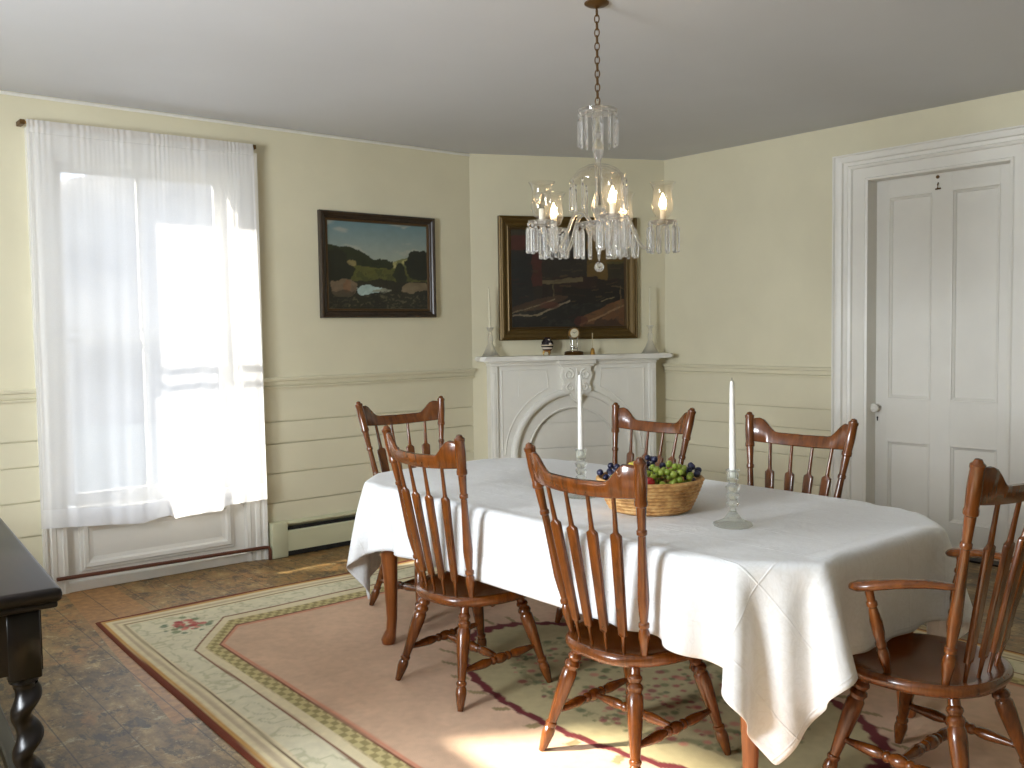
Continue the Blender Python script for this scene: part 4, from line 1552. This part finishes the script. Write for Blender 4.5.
G = 'turned wooden dining chairs round the table'
side = make_chair('dining_chair', 'wooden side chair at the table corner nearest the window, its back to the camera', G)
side.location = (2.248, 3.0, RUGZ)
dup(side, (2.262, 2.124, RUGZ), 0, 'wooden side chair whose curved crest overlaps the fruit basket')
dup(side, (3.24, 3.115, RUGZ), PI, 'wooden side chair across the table, behind the basket and before the mantelpiece')
dup(side, (3.24, 2.28, RUGZ), PI + 0.02, 'wooden side chair across the table in front of the door frame')
arm = make_chair('armchair', 'wooden armchair at the table end beside the door, open arms and turned legs', 'wooden armchairs at the table ends', True)
arm.location = (2.76, 1.355, RUGZ)
arm.rotation_euler = (0, 0, PI / 2)
dup(arm, (2.722, 3.98, RUGZ), -PI / 2, 'wooden armchair at the far table end, in front of the baseboard heater')

# ------------------------------------------------------------------ things on the table
TT = TZ + 0.0055
bk = thing('fruit_basket', 'round coiled straw basket full of grapes on the table', 'basket', (2.635, 2.381, TT))
bm = bmesh.new()
prof = []
NB = 9
for i in range(NB * 8 + 1):
    t = i / (NB * 8)
    z = 0.004 + 0.120 * t
    r = 0.146 + 0.054 * t ** 0.8 + 0.0055 * abs(math.sin(PI * NB * t))
    prof.append((r, z))
inn = [(r - 0.014, z) for r, z in prof if z > 0.012][::-1]
lathe(bm, [(0, 0.0), (0.138, 0.0)] + prof + [(0.193, 0.127)] + inn[2:] + [(0.126, 0.012), (0, 0.012)], seg=64, cap=False)
mesh_obj('coiled_bowl', bm, M_coil, bk, 60)
rt, aw = Vector((0.77, -0.637, 0)), Vector((0.637, 0.77, 0))
BC = Vector((2.635, 2.381, TT))
sph = bmesh.new()
bmesh.ops.create_uvsphere(sph, u_segments=14, v_segments=10, radius=1.0)
sph_me = bpy.data.meshes.new('grape')
sph.to_mesh(sph_me)
sph.free()
sph_me.polygons.foreach_set('use_smooth', [True] * len(sph_me.polygons))


def bunch(name, label, mat, ca, cb, cz, ra, rb, rc, n, r, cat='grapes', hollow=0.0):
    """a bunch of grapes laid on the heap: berries packed on an ellipsoid, on a little branching stem"""
    c = BC + rt * ca + aw * cb + Vector((0, 0, cz))
    root = thing(name, label, cat, c)
    me = sph_me.copy()
    me.materials.append(mat)
    pts = []
    tries = 0
    while len(pts) < n and tries < 20000:
        tries += 1
        u_, v_, w_ = (random.gauss(0, 1) for _ in range(3))
        l = math.sqrt(u_ * u_ + v_ * v_ + w_ * w_)
        k = random.choice((1.0, 1.0, 0.6))
        p = rt * (u_ / l * ra * k) + aw * (v_ / l * rb * k) + Vector((0, 0, w_ / l * rc * k))
        R2 = (c + p - BC)
        if R2.z < 0.06 or math.hypot(R2.x, R2.y) > (0.168 if R2.z < 0.135 else 0.188):
            continue
        if all((p - q).length > r * 1.72 for q in pts):
            pts.append(p)
    for p in pts:
        o = bpy.data.objects.new('grape', me)
        COL.objects.link(o)
        o.parent = root
        o.location = p
        f = random.uniform(0.9, 1.08)
        o.scale = (r * f, r * f, r * f * 1.08)
        o.rotation_euler = (random.random(), random.random(), random.random())
    bm = bmesh.new()
    tube(bm, [rt * -ra * 0.7, Vector((0, 0, 0)), rt * ra * 0.7], [0.003, 0.0025, 0.0012], 6)
    for q in pts[::3]:
        tube(bm, [q * 0.15, q * 0.9], 0.0012, 5)
    mesh_obj('grape_stem', bm, M_stem, root)
    return root


bunch('green_grapes', 'bunch of pale green grapes in front centre of the straw basket', M_green, 0.05, -0.08, 0.128, 0.09, 0.065, 0.055, 52, 0.0125)
bunch('dark_grapes', 'bunch of dark blue grapes at the basket rim farthest from the door', M_blue, -0.13, 0.01, 0.125, 0.06, 0.08, 0.045, 30, 0.0118)
bunch('dark_grapes', 'bunch of dark blue grapes at the basket rim nearest the door', M_blue, 0.152, -0.01, 0.125, 0.034, 0.06, 0.042, 18, 0.0118)
bunch('dark_grapes', 'bunch of dark blue grapes at the back of the basket behind the green grapes', M_blue, 0.0, 0.085, 0.14, 0.065, 0.05, 0.045, 22, 0.0118)
bunch('rosy_grapes', 'few rosy red grapes between the green and the dark bunches', M_rose, 0.115, 0.05, 0.142, 0.03, 0.03, 0.022, 7, 0.0115)


def round_fruit(name, label, mat, ca, cb, cz, r, cat):
    root = thing(name, label, cat, BC + rt * ca + aw * cb + Vector((0, 0, cz)))
    bm = bmesh.new()
    lathe(bm, [(0, -0.86 * r), (0.25 * r, -0.92 * r), (0.6 * r, -0.75 * r), (0.9 * r, -0.3 * r), (1.0 * r, 0.1 * r), (0.9 * r, 0.52 * r), (0.6 * r, 0.85 * r), (0.25 * r, 0.93 * r), (0, 0.84 * r)], seg=24)
    mesh_obj('flesh', bm, mat, root, 80)
    bm = bmesh.new()
    tube(bm, [(0, 0, 0.82 * r), (0.05 * r, 0, 1.0 * r), (0.16 * r, 0, 1.15 * r)], 0.0016, 6)
    mesh_obj('stalk', bm, M_stem, root)
    return root


round_fruit('red_fruit', 'shiny round red fruit beneath the green grapes at the basket front', M_red, -0.025, -0.142, 0.122, 0.024, 'fruit')
round_fruit('yellow_fruit', 'small yellow green fruit beside the dark grapes, half hidden by the chair crest', M_yel, -0.14, -0.085, 0.128, 0.022, 'fruit')
round_fruit('yellow_fruit', 'yellow fruit at the middle of the heap, peeping over the chair crest', M_yel, -0.06, 0.0, 0.155, 0.028, 'fruit')


def table_stick(loc, label):
    t = thing('glass_candlestick', label, 'candlestick', loc, group='pressed glass candlesticks on the table')
    bm = bmesh.new()
    lathe(bm, [(0.0, 0.0), (0.064, 0.0), (0.068, 0.003), (0.067, 0.010), (0.05, 0.016), (0.03, 0.026), (0.019, 0.042), (0.013, 0.05)], seg=12)
    mesh_obj('foot', bm, M_holder, t, 20)
    bm = bmesh.new()
    lathe(bm, [(0.0125, 0.049), (0.011, 0.062), (0.02, 0.068), (0.023, 0.08), (0.014, 0.09), (0.02, 0.096), (0.0245, 0.108), (0.016, 0.118), (0.022, 0.124), (0.026, 0.136), (0.016, 0.146), (0.014, 0.152), (0.02, 0.158), (0.0215, 0.184), (0.025, 0.194), (0.022, 0.196), (0.0125, 0.188), (0.0125, 0.168), (0, 0.168)], seg=10)
    mesh_obj('stem', bm, M_holder, t, 20)
    return t


k1 = table_stick((2.618, 1.985, TT), 'clear glass candlestick on the table near the armchair and the door')
taper(Vector((2.618, 1.985, TT + 0.1685)), 0.335, 0.0118, 'tall white taper candle in the glass holder nearer the door', (0.0, -0.012))
dup(k1, (2.64, 2.76, TT), 0.3, 'clear glass candlestick on the table in front of the mantel arch')
taper(Vector((2.64, 2.76, TT + 0.1685)), 0.335, 0.0118, 'tall white taper candle in front of the mantel arch', (0.0, -0.006))

# ------------------------------------------------------------------ chandelier
CX, CY = 2.73, 2.735
ch = thing('chandelier', 'crystal chandelier with five candle arms hanging on a chain over the table', 'chandelier', (CX, CY, H))
dz = -H
bm = bmesh.new()
lathe(bm, [(0, 0), (0.05, 0), (0.05, -0.004), (0.04, -0.010), (0.018, -0.014), (0.010, -0.018), (0.005, -0.023), (0, -0.024)], seg=28)
mesh_obj('canopy', bm, M_antique, ch)
chain = bpy.data.objects.new('chain', None)
COL.objects.link(chain)
chain.parent = ch
lk = None
zc, k = -0.024, 0
while zc > -0.40:
    if lk is None:
        bm = bmesh.new()
        pts = []
        for i in range(20):
            a = 2 * PI * i / 20
            pts.append((0.0095 * math.cos(a), 0, 0.0145 * math.sin(a) * 1.15))
        tube(bm, pts, 0.0026, 8, closed=True, up=Vector((0, 1, 0)))
        lk = mesh_obj('chain_link', bm, M_antique, chain)
        o = lk
    else:
        o = lk.copy()
        COL.objects.link(o)
    o.location = (0, 0, zc - 0.012)
    o.rotation_euler = (0, 0, (k % 2) * PI / 2 + 0.5)
    zc -= 0.0272
    k += 1


def crystal_prism(bm, L=0.10, r=0.0085, facets=6):
    """bead on a wire with a long faceted drop below; hangs from the origin"""
    lathe(bm, [(0, 0.0), (0.004, -0.003), (0.0055, -0.008), (0.004, -0.013), (0, -0.016)], seg=6)
    lathe(bm, [(0, -0.018), (r * 0.6, -0.021), (r, -0.03), (r, -0.018 - L * 0.95), (r * 0.72, -0.018 - L), (0, -0.019 - L)], seg=facets, sx=1.0, sy=0.75)


prism_me = {}


def hang(parent, x, y, z, L, r, rot):
    key = (L, r)
    if key not in prism_me:
        bm = bmesh.new()
        crystal_prism(bm, L, r)
        o = mesh_obj('prism', bm, M_prism, parent, smooth=False)
        prism_me[key] = o.data
    else:
        o = bpy.data.objects.new('prism', prism_me[key])
        COL.objects.link(o)
        o.parent = parent
    o.location = (x, y, z)
    o.rotation_euler = (0, 0, rot)
    return o


# column, upper crown, dome, hub, ball
bm = bmesh.new()
Z = lambda z: z - H
lathe(bm, [(0, Z(2.355)), (0.006, Z(2.35)), (0.012, Z(2.335)), (0.02, Z(2.325)), (0.008, Z(2.315)), (0.008, Z(2.27)), (0.013, Z(2.25)), (0.02, Z(2.225)), (0.011, Z(2.2)), (0.015, Z(2.19)), (0.026, Z(2.165)), (0.02, Z(2.14)), (0.012, Z(2.115)), (0.012, Z(2.10)), (0.014, Z(2.09)), (0.013, Z(1.99)), (0.02, Z(1.97)), (0.03, Z(1.93)), (0.02, Z(1.89)), (0.012, Z(1.87)), (0.016, Z(1.85))], seg=14)
mesh_obj('column', bm, M_arm, ch, 25)
bm = bmesh.new()
lathe(bm, [(0.01, Z(2.318)), (0.04, Z(2.316)), (0.066, Z(2.306)), (0.078, Z(2.314)), (0.081, Z(2.316)), (0.079, Z(2.306)), (0.064, Z(2.298)), (0.04, Z(2.306)), (0.01, Z(2.308))], seg=32, cap=False)
crown = mesh_obj('crown_dish', bm, M_arm, ch, 40)
for i in range(14):
    a = 2 * PI * i / 14 + 0.1
    hang(crown, 0.075 * math.cos(a), 0.075 * math.sin(a), Z(2.305), 0.118, 0.0072, a)
bm = bmesh.new()
lathe(bm, [(0.014, Z(2.10)), (0.045, Z(2.095)), (0.08, Z(2.078)), (0.104, Z(2.05)), (0.118, Z(2.035)), (0.117, Z(2.03)), (0.102, Z(2.044)), (0.078, Z(2.07)), (0.044, Z(2.086)), (0.014, Z(2.09))], seg=40, cap=False)
dome = mesh_obj('dome', bm, M_shade, ch, 40)
for i in range(12):
    a = 2 * PI * i / 12 + 0.2
    hang(dome, 0.113 * math.cos(a), 0.113 * math.sin(a), Z(2.032), 0.105, 0.0075, a)
bm = bmesh.new()
lathe(bm, [(0, Z(1.875)), (0.03, Z(1.872)), (0.05, Z(1.86)), (0.055, Z(1.84)), (0.045, Z(1.815)), (0.025, Z(1.795)), (0.012, Z(1.785)), (0.008, Z(1.77)), (0.012, Z(1.755)), (0.005, Z(1.735)), (0.003, Z(1.71)), (0, Z(1.705))], seg=24)
hub = mesh_obj('hub', bm, M_arm, ch, 30)
bm = bmesh.new()
bmesh.ops.create_icosphere(bm, subdivisions=2, radius=0.0205, matrix=Matrix.Translation((0, 0, Z(1.684))))
mesh_obj('ball_drop', bm, M_prism, hub, smooth=False)
bm = bmesh.new()
lathe(bm, [(0.05, Z(1.852)), (0.075, Z(1.846)), (0.095, Z(1.856)), (0.098, Z(1.862)), (0.093, Z(1.860)), (0.075, Z(1.852)), (0.05, Z(1.858))], seg=32, cap=False)
mesh_obj('hub_dish', bm, M_arm, ch, 40)
for i in range(16):
    a = 2 * PI * i / 16
    hang(hub, 0.094 * math.cos(a), 0.094 * math.sin(a), Z(1.855), 0.115, 0.0102, a)
ARMS = [math.radians(225 + 12 + 72 * k) for k in range(5)]
UNLIT = 4                                                        # the arm nearest the window
for k, a in enumerate(ARMS):
    c, s = math.cos(a), math.sin(a)
    rr = 0.258
    pr = [(0.03, 1.845), (0.055, 1.885), (0.085, 1.905), (0.115, 1.885), (0.14, 1.83), (0.165, 1.775), (0.195, 1.755), (0.232, 1.775), (0.252, 1.815), (0.258, 1.845)]
    # smooth the S with Catmull-Rom
    pts = []
    for i in range(len(pr) - 1):
        p0, p1, p2, p3 = pr[max(i - 1, 0)], pr[i], pr[i + 1], pr[min(i + 2, len(pr) - 1)]
        for j in range(4):
            t = j / 4
            q = [0.5 * ((2 * p1[d]) + (-p0[d] + p2[d]) * t + (2 * p0[d] - 5 * p1[d] + 4 * p2[d] - p3[d]) * t * t + (-p0[d] + 3 * p1[d] - 3 * p2[d] + p3[d]) * t ** 3) for d in (0, 1)]
            pts.append((q[0] * c, q[0] * s, Z(q[1])))
    pts.append((pr[-1][0] * c, pr[-1][0] * s, Z(pr[-1][1])))
    bm = bmesh.new()
    tube(bm, pts, 0.0078, 10, up=Vector((-s, c, 0)))
    arm_o = mesh_obj('arm', bm, M_arm, ch, 60)
    T = Matrix.Translation((rr * c, rr * s, 0))
    bm = bmesh.new()
    lathe(bm, [(0.01, Z(1.842)), (0.03, Z(1.846)), (0.052, Z(1.856)), (0.056, Z(1.862)), (0.053, Z(1.862)), (0.03, Z(1.852)), (0.016, Z(1.852)), (0.016, Z(1.87)), (0.014, Z(1.87)), (0.01, Z(1.855))], T, 28, cap=False)
    mesh_obj('drip_pan', bm, M_arm, arm_o, 40)
    bm = bmesh.new()
    lathe(bm, [(0, Z(1.856)), (0.0115, Z(1.856)), (0.0115, Z(1.908)), (0.008, Z(1.910)), (0, Z(1.910))], T, 16)
    mesh_obj('candle_sleeve', bm, M_sleeve, arm_o)
    bm = bmesh.new()
    lathe(bm, [(0, Z(1.910)), (0.006, Z(1.910)), (0.0115, Z(1.92)), (0.0145, Z(1.931)), (0.012, Z(1.945)), (0.0055, Z(1.960)), (0.0015, Z(1.971)), (0, Z(1.973))], T, 14)
    mesh_obj('bulb', bm, M_bulb_off if k == UNLIT else M_bulb, arm_o, 60)
    bm = bmesh.new()
    out_ = [(0.020, 1.872), (0.030, 1.880), (0.041, 1.905), (0.043, 1.925), (0.039, 1.950), (0.037, 1.97), (0.040, 1.99), (0.047, 2.006), (0.053, 2.014)]
    lathe(bm, [(r, Z(z)) for r, z in out_] + [(r - 0.0018, Z(z)) for r, z in out_[::-1]], T, 28, cap=False)
    mesh_obj('hurricane_shade', bm, M_shade, arm_o, 60)
    for i in range(10):
        b = 2 * PI * i / 10 + a
        hang(arm_o, rr * c + 0.055 * math.cos(b), rr * s + 0.055 * math.sin(b), Z(1.858), 0.105, 0.0112, b)

# ------------------------------------------------------------------ dark side table at the left
sb = thing('side_table', 'dark oak side table with barley twist legs at the left edge', 'table', (0.655, 2.725, 0), -0.076)
EX, EY0, EY1, TH = 0.655, 2.725, 4.45, 0.75
off = Vector((0.655, 2.725, 0))
bm = bmesh.new()
box(bm, Vector((-0.42, EY0, TH - 0.040)) - off, Vector((EX, EY1, TH)) - off, 0.016, 3)
box(bm, Vector((-0.41, EY0 + 0.012, TH - 0.056)) - off, Vector((EX - 0.012, EY1 - 0.012, TH - 0.038)) - off, 0.006, 2)
mesh_obj('tabletop', bm, M_dark, sb)
bm = bmesh.new()
for y in (EY0 + 0.045, EY1 - 0.07):
    box(bm, Vector((-0.38, y, 0.52)) - off, Vector((EX - 0.06, y + 0.025, TH - 0.056)) - off)
for x in (-0.38, EX - 0.075):
    box(bm, Vector((x, EY0 + 0.05, 0.52)) - off, Vector((x + 0.025, EY1 - 0.05, TH - 0.056)) - off)
mesh_obj('apron', bm, M_dark, sb, smooth=False)
for x in (-0.33, EX - 0.095):
    for y in (EY0 + 0.085, EY1 - 0.085):
        bm = bmesh.new()
        p = Vector((x, y, 0)) - off
        box(bm, p + Vector((-0.042, -0.042, 0.50)), p + Vector((0.042, 0.042, TH - 0.056)), 0.004)
        box(bm, p + Vector((-0.042, -0.042, 0.09)), p + Vector((0.042, 0.042, 0.20)), 0.004)
        lathe(bm, [(0, 0), (0.03, 0), (0.042, 0.02), (0.042, 0.05), (0.028, 0.075), (0.024, 0.09)], Matrix.Translation(p), 18)
        lathe(bm, [(0.03, 0.20), (0.036, 0.208), (0.028, 0.218), (0.028, 0.23)], Matrix.Translation(p), 18)
        lathe(bm, [(0.028, 0.47), (0.028, 0.48), (0.038, 0.488), (0.036, 0.50)], Matrix.Translation(p), 18)
        rows = []
        for i in range(61):
            z = 0.225 + 0.25 * i / 60
            ph = 2 * PI * (z - 0.225) / 0.115
            row = []
            for j in range(20):
                b = 2 * PI * j / 20
                r = 0.0305 + 0.004 * math.cos(2 * (b - ph / 2))
                row.append(p + Vector((0.011 * math.cos(ph) + r * math.cos(b), 0.011 * math.sin(ph) + r * math.sin(b), z)))
            rows.append(row)
        V = loft(bm, rows, True)
        mesh_obj('leg', bm, M_darkleg, sb, 60)
for x in (-0.33, EX - 0.095):
    bm = bmesh.new()
    box(bm, Vector((x - 0.022, EY0 + 0.12, 0.12)) - off, Vector((x + 0.022, EY1 - 0.12, 0.165)) - off, 0.005)
    mesh_obj('stretcher', bm, M_darkleg, sb)

# ------------------------------------------------------------------ outdoors, seen faintly through the curtain
bm = bmesh.new()
n = 40
rows = []
for j in range(n + 1):
    rows.append([Vector((-60 + 3.0 * i, -60 + 3.0 * j, -0.55)) for i in range(n + 1)])
loft(bm, rows)
tag(mesh_obj('ground', bm, paint('winter_lawn', (96, 100, 100), 0.9, 0.15, 0.6, 0.3, 5)), 'pale winter lawn outside the window', 'ground', kind='structure')
bm = bmesh.new()
rows = []
for j in range(9):
    t = j / 8
    rows.append([Vector((-30 + 2.2 * i + 0.4 * math.sin(i * 3 + j), 22 + 14 * t, -0.6 + 7.5 * math.sin(t * PI / 2) + 1.3 * mnoise.noise((i * 0.4, j * 0.5, 3)))) for i in range(34)])
loft(bm, rows)  # hill added as a backdrop to dim what shows through the curtain
tag(mesh_obj('hill', bm, paint('bare_wood_hill', (128, 126, 122), 0.95, 0.2, 0.5, 0.3, 3)), 'grey wooded hill beyond the window', 'hill', kind='structure')

# ------------------------------------------------------------------ light
w = bpy.data.worlds.new('World')
scn.world = w
w.use_nodes = True
nt = w.node_tree
bg = nt.nodes['Background']
bg.inputs[0].default_value = (0.78, 0.88, 1.03, 1)
bg.inputs[1].default_value = 2.9

sl = bpy.data.lights.new('sun', 'SUN')
sl.energy = 21.0
sl.angle = math.radians(2.0)
sl.color = (1.0, 0.94, 0.83)
so_ = bpy.data.objects.new('sun', sl)
so_.rotation_euler = SUN.to_track_quat('-Z', 'Y').to_euler()
so_.location = (-20, 15, 14)
COL.objects.link(so_)


FILL_POWER = (298.0, 4.0)  # strong area lamps added in the side-wall openings to brighten the room


def portal(name, loc, direction, sx, sy):
    l = bpy.data.lights.new(name, 'AREA')
    l.shape = 'RECTANGLE'
    l.size, l.size_y = sx, sy
    l.cycles.is_portal = True
    o = bpy.data.objects.new(name, l)
    o.location = loc
    o.rotation_euler = Vector(direction).to_track_quat('-Z', 'Z').to_euler()
    COL.objects.link(o)


portal('window_portal', ((WS0 + WS1) / 2, YL + 0.18, 1.43), (0, -1, 0), 1.06, 2.0)
for (a, b, z0, z1), pw in zip(HOLES, FILL_POWER):
    l = bpy.data.lights.new('window_daylight', 'AREA')
    l.shape = 'RECTANGLE'
    l.size, l.size_y = b - a, z1 - z0
    l.energy = pw
    l.color = (0.88, 0.94, 1.0)
    o = bpy.data.objects.new('window_daylight', l)
    o.location = (XN - 0.13, (a + b) / 2, (z0 + z1) / 2)
    o.rotation_euler = Vector((1, 0, 0)).to_track_quat('-Z', 'Z').to_euler()
    COL.objects.link(o)

# ------------------------------------------------------------------ camera
cam = bpy.data.cameras.new('camera')
co = bpy.data.objects.new('camera', cam)
COL.objects.link(co)
F, PITCH, ROLL, YAW = 937.22, math.radians(3.25612), math.radians(-0.84156), math.radians(39.56015)
fw = Vector((math.sin(YAW) * math.cos(PITCH), math.cos(YAW) * math.cos(PITCH), -math.sin(PITCH)))
r0 = Vector((math.cos(YAW), -math.sin(YAW), 0))
u0 = r0.cross(fw)
rv = r0 * math.cos(ROLL) + u0 * math.sin(ROLL)
uv_ = rv.cross(fw)
Mx = Matrix((rv, uv_, -fw)).transposed().to_4x4()
Mx.translation = (0, 0, 1.43)
co.matrix_world = Mx
cam.sensor_width = 36.0
cam.lens = F / 1024 * 36.0
cam.clip_start = 0.05
cam.clip_end = 300
scn.camera = co
scn.view_settings.view_transform = 'Standard'
scn.view_settings.look = 'None'
scn.view_settings.gamma = 1.0
scn.view_settings.use_curve_mapping = False
scn.view_settings.exposure = 0.0
scn.cycles.transparent_max_bounces = 40
scn.cycles.max_bounces = 14
scn.cycles.transmission_bounces = 14
